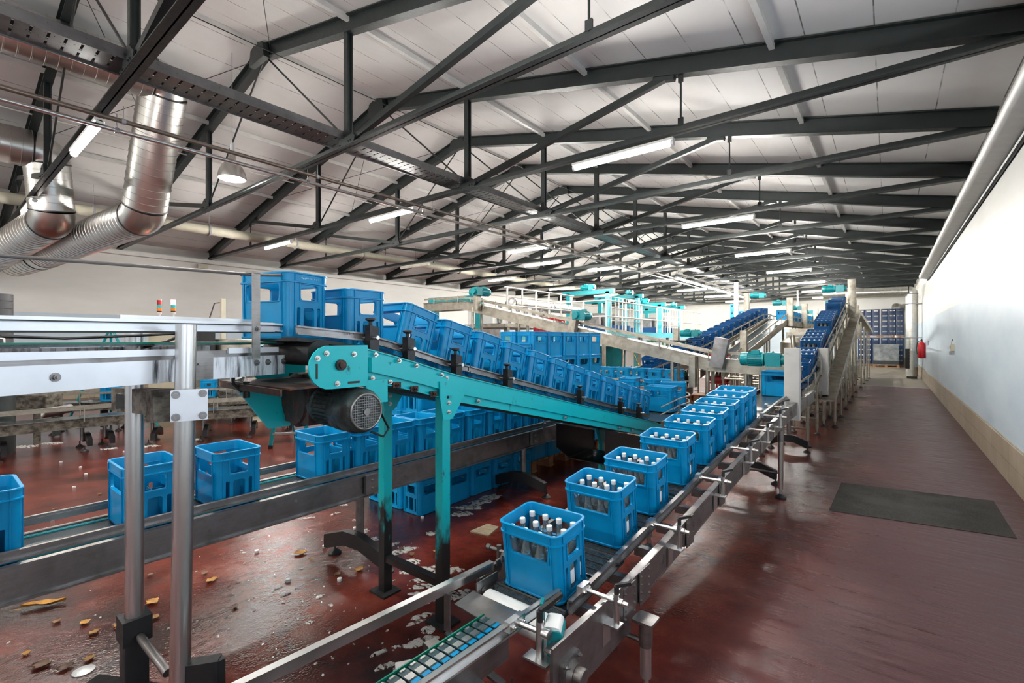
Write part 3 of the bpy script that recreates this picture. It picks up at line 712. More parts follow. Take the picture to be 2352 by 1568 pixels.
def conveyor(name, label, pts, w=0.42, beam=0.14, mat='steel_beige', rails=True, legs=(), rail_h=0.11, group=None, belt='belt', top=0.0, legr=0.026, lean=0.0, foot='leg', cross=True, railmat='steel_beige'):
    """pts: centre line of the belt surface"""
    pts = [Vector(p) for p in pts]; t = thing(name, label, 'conveyor', (pts[0].x, pts[0].y, 0), group=group)
    for s in (-1, 1):
        mb = MB(); mb.strip(pts, s * (w / 2), top - beam / 2, .008, beam); mb.strip(pts, s * (w / 2 + .012), top - .005, .03, .008); mb.strip(pts, s * (w / 2 + .012), top - beam + .005, .03, .008)
        mb.build('side_panel', M[mat], t, 0)
    MB().strip(pts, 0, -.012, w - .03, .02).build('belt', M[belt], t, 0)
    L = [0.0]
    for a, b2 in zip(pts, pts[1:]): L.append(L[-1] + (b2 - a).length)
    def at(u):
        s_ = u * L[-1]
        for k in range(len(pts) - 1):
            if s_ <= L[k + 1] + 1e-6:
                q = (s_ - L[k]) / max(1e-6, L[k + 1] - L[k]); p = pts[k].lerp(pts[k + 1], q); d = pts[k + 1] - pts[k]; d.z = 0; d.normalize(); return p, Vector((-d.y, d.x, 0))
        return pts[-1], Vector((0, 1, 0))
    if rails:
        for s in (-1, 1):
            mb = MB(); mb.strip(pts, s * (w / 2 - .02), rail_h, .014, .035); mb.build('guide_rail', M[railmat], t, 0)
            n = max(2, int(L[-1] / 0.75))
            for i in range(n):
                p, l = at((i + .5) / n); q = p + l * (s * (w / 2 + .03)); mb = MB()
                mb.tube(q + Vector((0, 0, -.05)), q + Vector((0, 0, rail_h + .03)), .009, 8); mb.tube(q + Vector((0, 0, rail_h)), p + l * (s * (w / 2 - .02)) + Vector((0, 0, rail_h)), .007, 8)
                mb.build('rail_bracket', M[railmat], t)
    for u in legs:
        p, l = at(u)
        if foot == 'leg':
            qs = [p + l * (s * (w / 2 - .03)) for s in (-1, 1)]
            for q in qs: leg(t, (q.x, q.y), p.z - beam + .03, legr, mat if mat != 'turq' else 'steel_dirty')
            if cross:
                z = min(.28, p.z * .4); MB().tube((*qs[0].xy, z), (*qs[1].xy, z), .014, 10).build('cross_bar', M[mat], t)
        else:
            spreader(t, (p.x, p.y), p.z - beam + .03, along=(l.x, l.y), r=legr)
    return t
def gearmotor(t, c, axis, s=1.0, mat='turq_clean', name='gearmotor', label=None):
    """finned motor with fan cover, flange and gear case, along axis from the fan end"""
    c = Vector(c); d, sd, u = frame_of(Vector(axis))
    mb = MB(); mb.lathe([(.055 * s, 0), (.072 * s, .006 * s), (.078 * s, .02 * s), (.078 * s, .085 * s), (.072 * s, .09 * s), (.068 * s, .23 * s), (.075 * s, .235 * s), (.075 * s, .25 * s), (.045 * s, .255 * s), (.045 * s, .27 * s)], c, d, 20)
    for k in range(20):
        a = 2 * math.pi * k / 20; r = sd * math.cos(a) + u * math.sin(a)
        mb.bar(c + d * .09 * s + r * .074 * s, c + d * .228 * s + r * .074 * s, .003 * s, .016 * s, r)
    mb.bar(c + d * .12 * s + u * .085 * s, c + d * .2 * s + u * .085 * s, .06 * s, .04 * s, u)
    o = mb.build(name, M[mat], t, 40)
    if label: o['label'] = label
    g = MB(); g.bar(c + d * .27 * s, c + d * .42 * s, .15 * s, .155 * s, u); g.lathe([(.07 * s, 0), (.07 * s, .03 * s)], c + d * .265 * s, d, 18); g.lathe([(.055 * s, 0), (.055 * s, .05 * s)], c + d * .42 * s, d, 16)
    g.bolt(c + d * .34 * s + u * .078 * s, u, .01 * s, .012 * s); g.build('gear_case', M[mat], o, 30); return o
def cover(t, p0, p1, w, dep, mat='steel_beige', name='drive_cover', n=None):
    """upright flat sheet-steel housing between two points"""
    p0, p1 = Vector(p0), Vector(p1); mb = MB(); nn = Vector(n) if n else Vector((0, 1, 0))
    d = (p1 - p0).normalized(); L = (p1 - p0).length; sd = d.cross(nn).normalized(); R = Matrix((sd, nn, d)).transposed()
    mb.rbox((p0 + p1) / 2, (w, dep, L), .012, R, 3, 2)
    for a in (.06, L - .06): mb.bolt(p0 + d * a + sd * (w * .3) - nn * (dep / 2), -nn, .008, .006)
    return mb.build(name, M[mat], t, 30)
# ================================================================ FRONT CONVEYOR with the bottle crates
def fz(y): return 0.463 + 0.107 * (y - 1.83)          # belt height along the rising run
def fx(y): return -1.35 + 0.0256 * (y - 1.83)           # belt centre line
t = thing('crate_conveyor', 'stainless front conveyor carrying crates of bottles up beside the red aisle', 'conveyor', (fx(1.6), 1.6, 0))
P = [Vector((fx(y), y, fz(y))) for y in (1.78, 2.6, 3.5, 4.4, 5.5)] + [Vector((fx(5.5) + .01, 6.3, .895)), Vector((-1.20, 7.0, .93)), Vector((-1.18, 7.9, .95))]
FP = P
Q = [Vector((fx(1.50), 1.50, fz(1.50)))] + P
QS = [Q[0] + Vector((0, 0, .062)), Q[1] + Vector((0, 0, .035)), Vector((fx(2.15), 2.15, fz(2.15) + .006))] + P[1:]
mb = MB(); mb.strip(QS, -.36, -.055, .008, .15); mb.strip(QS, -.345, .016, .04, .008); mb.strip(QS, -.345, -.126, .04, .008)
mb.strip(QS[:3], -.366, -.085, .01, .25)
mb.build('side_panel', M['steel_dirty'], t, 0)
mb = MB(); mb.strip(P, .30, -.055, .008, .15); mb.strip(P, .29, .016, .03, .008); mb.build('side_panel', M['steel_dirty'], t, 0)
for y in [1.95 + .31 * k for k in range(17)]:
    MB().box((fx(y) + .28, y, fz(min(y, 5.6)) - .05 if y < 5.6 else .84), (.17, .045, .05)).build('cross_member', M['steel_dirty'], t, 0)
# joint plates with rows of rivets on the outer side
for y in (2.13, 2.30, 2.95, 3.6, 4.3):
    mb = MB(); x = fx(y) + .366; mb.box((x + .004, y, fz(y) - .06), (.006, .13, .17))
    for a in (-.05, .05):
        for z in (-.12, -.08, -.04, 0): mb.bolt((x + .006, y + a, fz(y) + z), (1, 0, 0), .006, .005)
    mb.build('joint_plate', M['steel_dirty'], t, 30)
# bearing block of the tail shaft
bc = Vector((fx(1.58) + .372, 1.60, fz(1.58) - .045))
mb = MB(); mb.rbox(bc + Vector((.006, 0, 0)), (.016, .13, .13), .018, None, 4, 0); mb.lathe([(.052, 0), (.050, .02), (.040, .032), (.040, .036), (.034, .036), (.034, .066), (.030, .07)], bc, (1, 0, 0), 24)
for a in (-.048, .048):
    for z in (-.048, .048): mb.bolt(bc + Vector((.014, a, z)), (1, 0, 0), .008, .012)
mb.build('bearing', M['steel_dirty'], t, 40)
MB().strip([P[0] + Vector((0, .02, 0))] + P[1:], 0, -.012, .42, .018).build('belt', M['belt'], t, 0)
mb = MB()
for k in range(int((5.4 - 1.83) / .06)):
    y = 1.83 + .06 * k; mb.box((fx(y), y, fz(y) + .0005), (.41, .004, .008))
mb.build('chain_link', M['steel_dirty'], t, 0)
MB().tube((fx(1.78) - .20, 1.755, fz(1.76) - .058), (fx(1.78) + .17, 1.755, fz(1.76) - .058), .062, 32).build('nose_roller', M['white_plastic'], t)
R1 = [Vector((fx(y) + .24, y, fz(y))) for y in (1.80, 2.3)] ; R2 = [Vector((fx(y) + .24, y, fz(y))) for y in (2.24, 3.4, 4.6, 5.55)]
R2 += [Vector((-1.0, 6.3, .905)), Vector((-.985, 7.2, .93))]
rail(t, R1, 0.0, .050, 'steel_dirty', .062); rail(t, R2, 0.0, .060, 'steel_dirty', .052)
L1 = [Vector((fx(y) - .235, y, fz(y))) for y in (1.9, 3.0, 4.4, 5.6)] + [Vector((-1.46, 6.3, .905)), Vector((-1.43, 7.2, .93))]
rail(t, L1, 0.0, .082, 'steel_dirty', .05)
# rail clamps: upright post on a bent bracket, cross rod, knob
for y in (1.90, 2.64, 3.45, 4.2, 4.8, 5.35, 5.9):
    x = fx(y) + .42 if y < 5.6 else -.90; z = fz(min(y, 5.6)); cl = MB()
    cl.tube((x, y, z - .02), (x, y, z + .115), .0135, 12); cl.tube((x - .16, y, z + .085), (x + .055, y, z + .085), .010, 12)
    cl.tube((x - .03, y, z + .085), (x - .012, y, z + .085), .017, 12); cl.tube((x + .012, y, z + .085), (x + .03, y, z + .085), .016, 12)
    cl.box((x - .165, y, z + .085), (.03, .07, .045)); cl.bolt((x - .15, y - .022, z + .085), (1, 0, 0), .008, .01); cl.bolt((x - .15, y + .022, z + .085), (1, 0, 0), .008, .01)
    cl.strip([Vector((x - .05, y + .035, z - .02)), Vector((x - .05, y - .035, z - .02))], 0, -.05, .006, .10) ; cl.box((x - .018, y, z - .02), (.075, .06, .007))
    o = cl.build('rail_clamp', M['steel'], t, 40)
    kn = MB(); kn.tube((x, y, z + .115), (x, y, z + .15), .011, 10); kn.bar((x - .005, y, z + .15), (x + .055, y + .03, z + .168), .016, .014); kn.build('lever', M['rubber'], o)
# the legs: outer poles with plates, inner splayed stands
for y in (2.15, 5.75):
    x = -.90; zt = fz(min(y, 5.5)) - .13; lg = leg(t, (x, y), zt, .026, 'steel')
    MB().tube((x, y, zt - .12), (x, y, zt), .031, 16).rbox((x + .0, y, zt + .004), (.10, .10, .012), .012, None, 3, 2).build('leg_head', M['steel_dirty'], lg)
    MB().tube((x, y, .26), (x - .60, y + .02, .26), .012, 10).build('cross_bar', M['steel_dirty'], t)
spreader(t, (-1.27, 6.25), .80); spreader(t, (-1.19, 8.3), .84)
for y in (3.7,): leg(t, (-1.52, y), fz(y) - .14, .026, 'steel_dirty')
# crates
FY = [1.83, 2.41, 2.88, 3.43, 3.90, 4.28, 4.63, 4.97, 5.27]
FN = ['nearest to the camera', 'second from the near end', 'third from the near end', 'fourth from the near end', 'fifth from the near end', 'sixth from the near end', 'seventh from the near end', 'eighth from the near end', 'furthest of the close row']
pf = math.atan(0.107)
for k, y in enumerate(FY):
    yc = y + CW / 2; c = crate('bright blue crate of capped bottles on the front conveyor, ' + FN[k], (fx(yc), yc, fz(yc) + .004), 0, 'bottle crates on the front conveyor', pitch=pf)
    bottles(c, 'clear capped bottle with white label in the %s crate of the front conveyor' % ('nearest' if k == 0 else ORD[k] + ' nearest'), group='bottles in the %s front crate' % ORD[k])

# ================================================================ FEED CONVEYOR at the bottom edge
t = thing('feed_conveyor', 'narrow chain feed conveyor with green edge strips at the bottom edge', 'conveyor', (-1.36, 1.1, 0))
B0, B1 = Vector((-1.395, .35, .455)), Vector((-1.335, 1.56, .478))
MB().strip([B0, B1], 0, -.02, .125, .02).build('belt', M['belt'], t, 0)
mb = MB()
for k in range(26):
    p = B0.lerp(B1, (k + .5) / 26); mb.m = 0; mb.box((p.x, p.y, p.z - .006), (.112, .040, .012))
    mb.m = 1; mb.box((p.x - .05, p.y, p.z + .002), (.010, .024, .006)); mb.box((p.x + .05, p.y, p.z + .002), (.010, .024, .006)); mb.box((p.x - .006, p.y, p.z + .0012), (.030, .036, .003))
    mb.m = 2; mb.box((p.x + .027, p.y, p.z + .001), (.018, .036, .003))
mb.build('chain_link', [M['chain_teal'], M['steel'], M['crate']], t, 0)
mb = MB(); mb.strip([B0, B1], .068, -.012, .006, .034).strip([B0, B1], -.068, -.012, .006, .034); mb.build('edge_strip', M['green_rim'], t, 0)
mb = MB(); mb.strip([B0, B1], .06, -.08, .01, .10).strip([B0, B1], -.075, -.08, .01, .10); mb.build('side_panel', M['steel_dirty'], t, 0)
# transfer plate between feed chain and front conveyor
mb = MB(); mb.prism([(-.19, 0), (.06, -.02), (.10, -.02), (.10, .125), (-.19, .125)], (-1.38, 1.545, .470), (1, 0, 0), (0, 1, .06), .006); mb.build('transfer_plate', M['steel_dirty'], t, 0)
# long guide rail on the left, carried by bent flat bars
GA, GB = at_d(520, 1598, 1.60), Vector((-1.62, 1.86, .515))
mb = MB(); mb.bar(GA, GB, .012, .05).bar(GA + Vector((.006, 0, .026)), GB + Vector((.006, 0, .026)), .034, .008); mb.build('guide_rail', M['steel'], t, 0)
mb = MB(); mb.box((-1.615, 1.90, .50), (.02, .06, .05)); mb.bar((-1.60, 1.88, .53), (-1.56, 2.35, .58), .012, .03); mb.build('rail_joint', M['steel_dirty'], t, 0)
p = GA.lerp(GB, .76)
mb = MB()
for a, b2 in (((p.x + .01, p.y, p.z - .02), (p.x + .01, p.y, p.z - .20)), ((p.x + .01, p.y, p.z - .20), (p.x + .06, p.y + .0, p.z - .25)), ((p.x + .06, p.y, p.z - .25), (p.x + .38, p.y - .03, p.z - .27))): mb.bar(a, b2, .035, .012, Vector((0, 1, 0)) if a[0] == b2[0] else Vector((0, 0, 1)))
mb.build('rail_bracket', M['steel_dirty'], t, 0)
# right guide rail with its clamp post
HA, HB = Vector((-1.30, .45, .49)), Vector((-1.175, 1.81, .545))
rail(t, [HA, HB], 0.0, .0, 'steel', .05)
cp = at_d(1240, 1455, 1.86)
cl = MB(); cl.tube(cp + Vector((0, 0, -.09)), cp + Vector((0, 0, .05)), .016, 14); cl.tube(cp + Vector((-.10, -.01, .01)), cp + Vector((.02, 0, .01)), .011, 12); cl.tube(cp + Vector((.015, 0, .01)), cp + Vector((.045, 0, .01)), .02, 16)
cl.box(cp + Vector((-.11, -.02, .015)), (.03, .10, .04)); cl.bolt(cp + Vector((-.095, -.05, .015)), (1, 0, 0), .009, .01); cl.bolt(cp + Vector((-.095, .01, .015)), (1, 0, 0), .009, .01)
cl.box(cp + Vector((.0, -.01, -.093)), (.11, .06, .008)); o = cl.build('rail_clamp', M['steel'], t, 40)
kn = MB(); kn.tube(cp + Vector((0, 0, .05)), cp + Vector((0, 0, .09)), .014, 12); kn.bar(cp + Vector((0, 0, .09)), cp + Vector((.03, .11, .12)), .018, .015); kn.build('lever', M['rubber'], o)
# understructure
mb = MB(); mb.bar((-1.60, 1.42, .33), (-1.0, 1.30, .33), .06, .06).bar((-1.36, .4, .35), (-1.36, 1.5, .36), .08, .05).bar((-1.62, 1.25, .30), (-1.45, 1.50, .30), .05, .05)
mb.build('under_frame', M['steel_dirty'], t, 0)
for x, y in ((-1.45, .8), (-1.20, .75), (-1.50, 1.42)): leg(t, (x, y), .36, .022, 'black')
mb = MB(); mb.lathe([(.07, 0), (.085, .02), (.085, .16), (.07, .18)], (-1.33, .98, .245), (.8, .6, 0), 20); mb.build('drive_motor', M['steel'], t)
mb = MB(); mb.path([(-1.30, 1.0, .33), (-1.22, 1.12, .37), (-1.15, 1.2, .34), (-1.12, 1.2, .25), (-1.10, 1.22, .02)], .012, 8); mb.path([(-1.13, 1.42, .40), (-1.12, 1.40, .25), (-1.13, 1.38, .02)], .004, 6); mb.build('cable', M['rubber'], t)
# small side plate and rear clamp at the left of the first crate
mb = MB(); mb.box((-1.575, 1.78, .455), (.006, .16, .10)); mb.bolt((-1.57, 1.75, .455), (1, 0, 0), .012, .008); mb.build('side_plate', M['steel_dirty'], t, 30)
cl = MB(); q = Vector((-1.70, 2.02, .50)); cl.tube(q + Vector((0, 0, -.14)), q + Vector((0, 0, .05)), .013, 12); cl.tube(q + Vector((-.09, 0, .02)), q + Vector((.13, 0, .02)), .010, 12); cl.tube(q + Vector((-.085, 0, .02)), q + Vector((-.06, 0, .02)), .016, 12); cl.build('rail_clamp', M['steel_dirty'], t)
# reflex sensor
sc = at_d(1272, 1462, 1.92)
t = thing('light_sensor', 'turquoise and white light sensor box beside the narrow feed chain', 'sensor', sc + Vector((0, 0, -.07)))
Rz = Matrix.Rotation(math.radians(25), 3, 'Z')
MB().rbox(sc, (.075, .10, .135), .022, Rz, 4, 1).build('housing', M['white_plastic'], t, 40)
MB().rbox(sc + Rz @ Vector((.012, -.006, .0)), (.062, .104, .112), .018, Rz, 4, 1).build('face', M['turq_clean'], t, 40)
MB().box(sc + Rz @ Vector((-.05, .02, .03)), (.012, .05, .20), Rz).build('bracket', M['turq_clean'], t, 0)
MB().path([sc + Vector((0, 0, -.06)), sc + Vector((.01, .02, -.15)), sc + Vector((.0, .05, -.33))], .005, 6).build('cable', M['rubber'], t)

# ================================================================ TURQUOISE INCLINE with empty crates
IX = -2.37; BZ = [(1.02, 1.612), (1.13, 1.605), (1.40, 1.574), (1.68, 1.505), (2.025, 1.405), (3.5, 1.065), (5.08, .70), (5.5, .60)]
def iz(y):
    for (a, za), (b2, zb) in zip(BZ, BZ[1:]):
        if y <= b2: return za + (zb - za) * (y - a) / (b2 - a)
    return BZ[-1][1]
t = thing('inclined_conveyor', 'turquoise painted inclined conveyor carrying empty blue crates down to the right', 'conveyor', (IX, 2.0, 0))
IP = [Vector((IX, y, z)) for y, z in BZ]
def sub(a, b2, n=24): return [Vector((IX, a + (b2 - a) * k / n, iz(a + (b2 - a) * k / n))) for k in range(n + 1)]
for s in (1, -1):
    mb = MB(); o = s * .28
    mb.strip(sub(1.42, 5.45), o, 0, .010, .165); mb.strip(sub(1.44, 5.45), o + s * .016, .005, .03, .075)
    mb.strip(sub(1.42, 5.45), o + s * .008, .080, .022, .006); mb.strip(sub(1.42, 5.45), o + s * .010, -.080, .026, .006)
    b = mb.build('side_beam', M['turq'], t, 30)
    if s < 0:
        mb = MB()
        for y, z in ((1.47, .062), (1.62, .062), (1.74, .062), (1.93, .055), (1.45, -.062), (1.56, -.062), (1.97, .045)): mb.bolt((IX + .303, y, iz(y) + z), (1, 0, 0), .0085, .012)
        for y in (2.25, 3.3, 4.3, 4.6): mb.bolt((IX + .300, y, iz(y) - .055), (1, 0, 0), .010, .014)
        mb.build('bolt', M['zinc'], b)
        for y in (1.60, 1.72, 1.86, 1.96): MB().box((IX + .306, y, iz(y) - .072), (.012, .05, .03)).bolt((IX + .312, y, iz(y) - .070), (1, 0, 0), .010, .014).build('rust_clip', M['rust'], b)
# rounded end plate carrying the drive shaft
for s in (1, -1):
    x = IX + s * .302; poly = [(1.415, 1.655), (1.415, 1.46)] + [(1.20 + .11 * math.cos(a), 1.565 + .098 * math.sin(a)) for a in [math.radians(250 - 20 * k) for k in range(9)]]
    poly = [(1.415, 1.668), (1.415, 1.463), (1.22, 1.463)] + [(1.205 - .10 * math.cos(math.radians(-80 + 20 * k)), 1.566 + .103 * math.sin(math.radians(-80 + 20 * k))) for k in range(9)] + [(1.25, 1.668)]
    mb = MB(); mb.prism(poly, (x, 0, 0), (0, 1, 0), (0, 0, 1), .012 if s > 0 else -.012)
    o = mb.build('end_plate', M['turq'], t, 30)
    if s > 0:
        for y, z in ((1.145, 1.61), (1.19, 1.632), (1.335, 1.625), (1.245, 1.487)): MB().bolt((x + .012, y, z), (1, 0, 0), .0095, .014).build('bolt', M['zinc'], o)
        MB().tube((x, 1.26, 1.575), (x + .03, 1.26, 1.575), .026, 20).tube((x, 1.26, 1.575), (x + .04, 1.26, 1.575), .016, 16).build('shaft', M['rust'], o)
        MB().box((x + .0125, 1.142, 1.55), (.003, .010, .07)).box((x + .0125, 1.335, 1.487), (.003, .065, .011)).build('slot', M['black'], o)
MB().strip(sub(1.10, 5.5), 0, .092, .44, .018).build('belt', M['rubber'], t, 0)
MB().tube((IX - .24, 1.20, 1.63), (IX + .24, 1.20, 1.63), .062, 20).build('drive_drum', M['rubber'], t)
MB().box((IX + .303, 1.475, 1.43), (.012, .13, .12)).build('hanging_plate', M['turq'], t, 0)
mb = MB(); mb.strip(sub(1.9, 5.2), 0, -.07, .52, .02); mb.build('under_pan', M['rubber'], t, 0)
# legs, gussets and floor plates
for x in (IX + .28, IX - .28):
    zt = iz(1.97) - .07
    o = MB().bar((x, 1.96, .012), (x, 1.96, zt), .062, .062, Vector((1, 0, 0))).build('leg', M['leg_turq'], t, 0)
    g = MB(); g.prism([(1.90, zt + .10), (2.10, zt + .07), (2.10, zt - .0), (2.0, zt - .13), (1.925, zt - .13), (1.90, zt)], (x + .034, 0, 0), (0, 1, 0), (0, 0, 1), .010)
    g.build('gusset', M['turq'], o, 0)
    for zz in (.03, .085): MB().bolt((x + .044, 1.965, zt - zz), (1, 0, 0), .0095, .014).build('bolt', M['zinc'], o)
    MB().box((x, 1.96, .007), (.16, .14, .014)).build('foot_plate', M['rubber'], o, 0)
MB().bar((IX - .28, 1.96, .235), (IX + .28, 1.96, .235), .045, .045).build('cross_bar', M['black'], t, 0)
for y, zz in ((5.0, .0),):
    mb = MB()
    for x in (IX + .26, IX - .26):
        mb.prism([(4.86, iz(y) - .06), (5.02, iz(y) - .06), (4.97, iz(y) - .26), (4.93, iz(y) - .26)], (x, 0, 0), (0, 1, 0), (0, 0, 1), .04); mb.bar((x + .02, 4.95, .0), (x + .02, 4.95, iz(y) - .2), .05, .05, Vector((1, 0, 0)))
    mb.build('tail_support', M['turq'], t, 0)
mb = MB(); mb.prism([(4.05, .84), (4.85, .65), (4.85, .44), (4.30, .44), (4.05, .60)], (IX + .27, 0, 0), (0, 1, 0), (0, 0, 1), .008).prism([(4.05, .84), (4.85, .65), (4.85, .44), (4.30, .44), (4.05, .60)], (IX - .28, 0, 0), (0, 1, 0), (0, 0, 1), .008); mb.box((IX, 4.5, .45), (.56, .5, .01)); mb.build('drip_guard', M['black'], t, 0)
# drive unit slung under the head
mc = at_x(840, 945, -2.02)
mo = Vector((-2.02, mc.y, mc.z))
mb = MB(); mb.lathe([(.03, -.004), (.090, -.004), (.094, .002), (.103, .012), (.112, .035), (.115, .06), (.115, .19), (.108, .20), (.098, .205), (.098, .37), (.11, .375), (.11, .40), (.07, .41)], mo, (-1, .05, 0), 32)
for k in range(30):
    a = 2 * math.pi * k / 30; r = Vector((0, math.cos(a), math.sin(a))); mb.bar(mo + Vector((-.205, .01, 0)) + r * .102, mo + Vector((-.365, .018, 0)) + r * .102, .003, .016, r)
o = mb.build('drive_motor', M['grease'], t, 40); o['label'] = 'greasy dark drive motor with round fan grille'
mb = MB()
for k in range(-6, 7):
    w = math.sqrt(max(0, .082 ** 2 - (k * .0125) ** 2))
    mb.box(mo + Vector((.006, k * .0125, 0)), (.003, .0025, 2 * w)); mb.box(mo + Vector((.008, 0, k * .0125)), (.003, 2 * w, .0025))
mb.path([mo + Vector((.007, .086 * math.cos(a), .086 * math.sin(a))) for a in [2 * math.pi * k / 32 for k in range(32)]], .006, 8, True); mb.tube(mo + Vector((.004, 0, 0)), mo + Vector((.014, 0, 0)), .018, 16)
mb.build('fan_grille', M['steel_dirty'], o)
mb = MB(); gx = -2.55; mb.box((gx, mo.y + .02, mo.z + .015), (.26, .20, .24)); mb.lathe([(.13, -.11), (.15, -.09), (.15, .09), (.13, .11)], (gx - .02, mo.y + .02, mo.z + .02), (0, 1, 0), 20); mb.box((gx - .02, mo.y + .02, mo.z + .14), (.3, .16, .05)); mb.build('gear_case', M['rust'], t, 30)
mb = MB(); mb.prism([(1.05, 1.47), (1.05, 1.44), (1.22, 1.20), (1.34, 1.20), (1.34, 1.47)], (-2.72, 0, 0), (0, 1, 0), (0, 0, 1), .02); mb.build('guard_plate', M['turq'], t, 0)
mb = MB(); mb.prism([(-2.78, 1.0), (-2.06, 1.02), (-2.06, 1.42), (-2.78, 1.44)], (0, 0, 1.452), (1, 0, 0), (0, 1, .02), .008); mb.bar((-2.76, 1.0, 1.46), (-2.10, 1.0, 1.46), .01, .03); mb.build('drip_tray', M['rust'], t, 0)
MB().path([mo + Vector((-.03, .05, -.11)), mo + Vector((.02, .09, -.135)), mo + Vector((.01, .13, -.10)), mo + Vector((-.10, .14, 0)), (-2.3, 1.6, 1.40)], .006, 8).build('cable', M['rubber'], t)
# side guide rails on black swan-neck brackets with knobs
def gz(y): return iz(y) + .150
gl = [Vector((IX, y, gz(y) - .015 * (y < 1.4))) for y in (1.10, 1.45)]; g2 = [Vector((IX, y, gz(y))) for y in (1.44, 1.62, 1.74)]; g3 = [Vector((IX, y, gz(y))) for y in (1.73, 1.9, 2.03, 2.26)]; g4 = [Vector((IX, y, gz(y))) for y in (2.25, 3.2, 4.2, 5.25)]
for seg in (gl + g2[1:], g3, g4): rail(t, seg, -.205, 0, 'steel_dirty', .042)
rail(t, [Vector((IX, y, gz(y))) for y in (1.4, 1.7, 2.03, 3.2, 4.2, 5.25)], .205, 0, 'steel_dirty', .042)
for px, py in ((855, 790), (940, 800), (1050, 835), (1168, 868), (1335, 915), (1428, 945), (1470, 965)):
    q = at_x(px, py, IX + .27); y = q.y; z = iz(y)
    mb = MB(); mb.prism([(y - .02, z + .215), (y + .035, z + .205), (y + .035, z + .06), (y + .045, z + .02), (y + .01, z - .01), (y - .02, z + .03)], (IX + .235, 0, 0), (0, 1, 0), (0, 0, 1), .045)
    o = mb.build('rail_bracket', M['black'], t, 0)
    mb = MB(); mb.tube((IX + .255, y, z + .21), (IX + .255, y, z + .245), .010, 10); mb.lathe([(.014, .03), (.026, .038), (.026, .046), (.01, .05)], (IX + .255, y, z + .205), n=14); mb.build('knob', M['rubber'], o)
    mb = MB(); mb.tube((IX + .20, y, z + .15), (IX + .32, y, z + .15), .010, 12); mb.build('rod', M['steel'], o)
# empty crates riding on it
IY = [1.41, 1.70, 2.03, 2.34, 2.65, 2.96, 3.26, 3.57, 3.88, 4.19, 4.50, 4.81, 5.12]
IN = ['second', 'third', 'fourth', 'fifth', 'sixth', 'seventh', 'eighth', 'ninth', 'tenth', 'eleventh', 'twelfth', 'thirteenth', 'last']
c1 = at_d(661, 786, 2.42)
crate('empty blue crate standing on the upper steel conveyor at the top of the turquoise incline', (c1.x - .13, c1.y + .19, 1.702), math.radians(90 + 13), 'empty crates on the turquoise incline') if False else None
IXC = IX - .015
def crate_c(px, Y):  # centre from near lower corner along Y
    return Y + CW / 2
th = math.radians(15)
HEADC = crate('empty blue crate turned slightly at the incline head, beside the upright flat bar', (IXC - .085, 1.195, 1.700), th, 'empty crates on the turquoise incline')
for y, n in zip(IY, IN):
    yc = y + CW / 2; sl = math.atan2(iz(yc + .13) - iz(yc - .13), .26)
    z = max(iz(yc) + .104, (iz(yc - .12) + iz(yc + .12)) / 2 + .104)
    crate('empty blue crate on the turquoise incline, %s from the top' % n, (IXC - (.055 if y < 1.5 else 0), yc, z), math.radians(5) if y < 1.5 else 0, 'empty crates on the turquoise incline', pitch=sl if y > 1.6 else 0)

# worn pale lettering on the rim of the head crate, too worn to read
random.seed(3); mb = MB(); y = -.055
while y < .06:
    w = random.choice((.003, .005, .007)); mb.box((CL / 2 - .0035, y, .3035 + random.uniform(-.002, .002)), (.0012, w, random.choice((.003, .007, .008)))); y += w + random.choice((.002, .003, .009))
mb.build('worn_lettering', M['emboss'], HEADC, 0, local=True)
# handwritten marks on the first guide rail
p = at_x(797, 765, IX + .222); mb = MB()
for a, b2, c, d in ((0, 0, 0, .014), (0, .014, .008, .007), (.008, .007, 0, 0), (.014, 0, .014, .014), (.014, .014, .021, .014), (.014, .007, .020, .007), (.014, 0, .021, 0), (.036, 0, .039, .008)):
    mb.bar((p.x, p.y + a, p.z - .008 + b2), (p.x, p.y + c, p.z - .008 + d), .0015, .0018)
mb.build('hand_mark', M['black'], t, 0)
# crumpled wrapper on the drip tray
p = Vector((-2.62, 1.03, 1.475)); mb = MB(); random.seed(5); vs = []
for i in range(5):
    for j in range(4): vs.append(p + Vector((-.04 + .02 * i + random.uniform(-.008, .008), -.03 + .02 * j + random.uniform(-.008, .008), random.uniform(0, .045))))
mb.add(vs + [v + Vector((0, 0, .002)) for v in vs], [(4 * i + j, 4 * i + j + 1, 4 * i + j + 5, 4 * i + j + 4) for i in range(4) for j in range(3)] + [(20 + 4 * i + j, 24 + 4 * i + j, 25 + 4 * i + j, 21 + 4 * i + j) for i in range(4) for j in range(3)])
tag(mb.build('crumpled_wrapper', M['label'], smooth=0), 'crumpled white wrapper lying on the rusty tray below the incline head', 'wrapper')
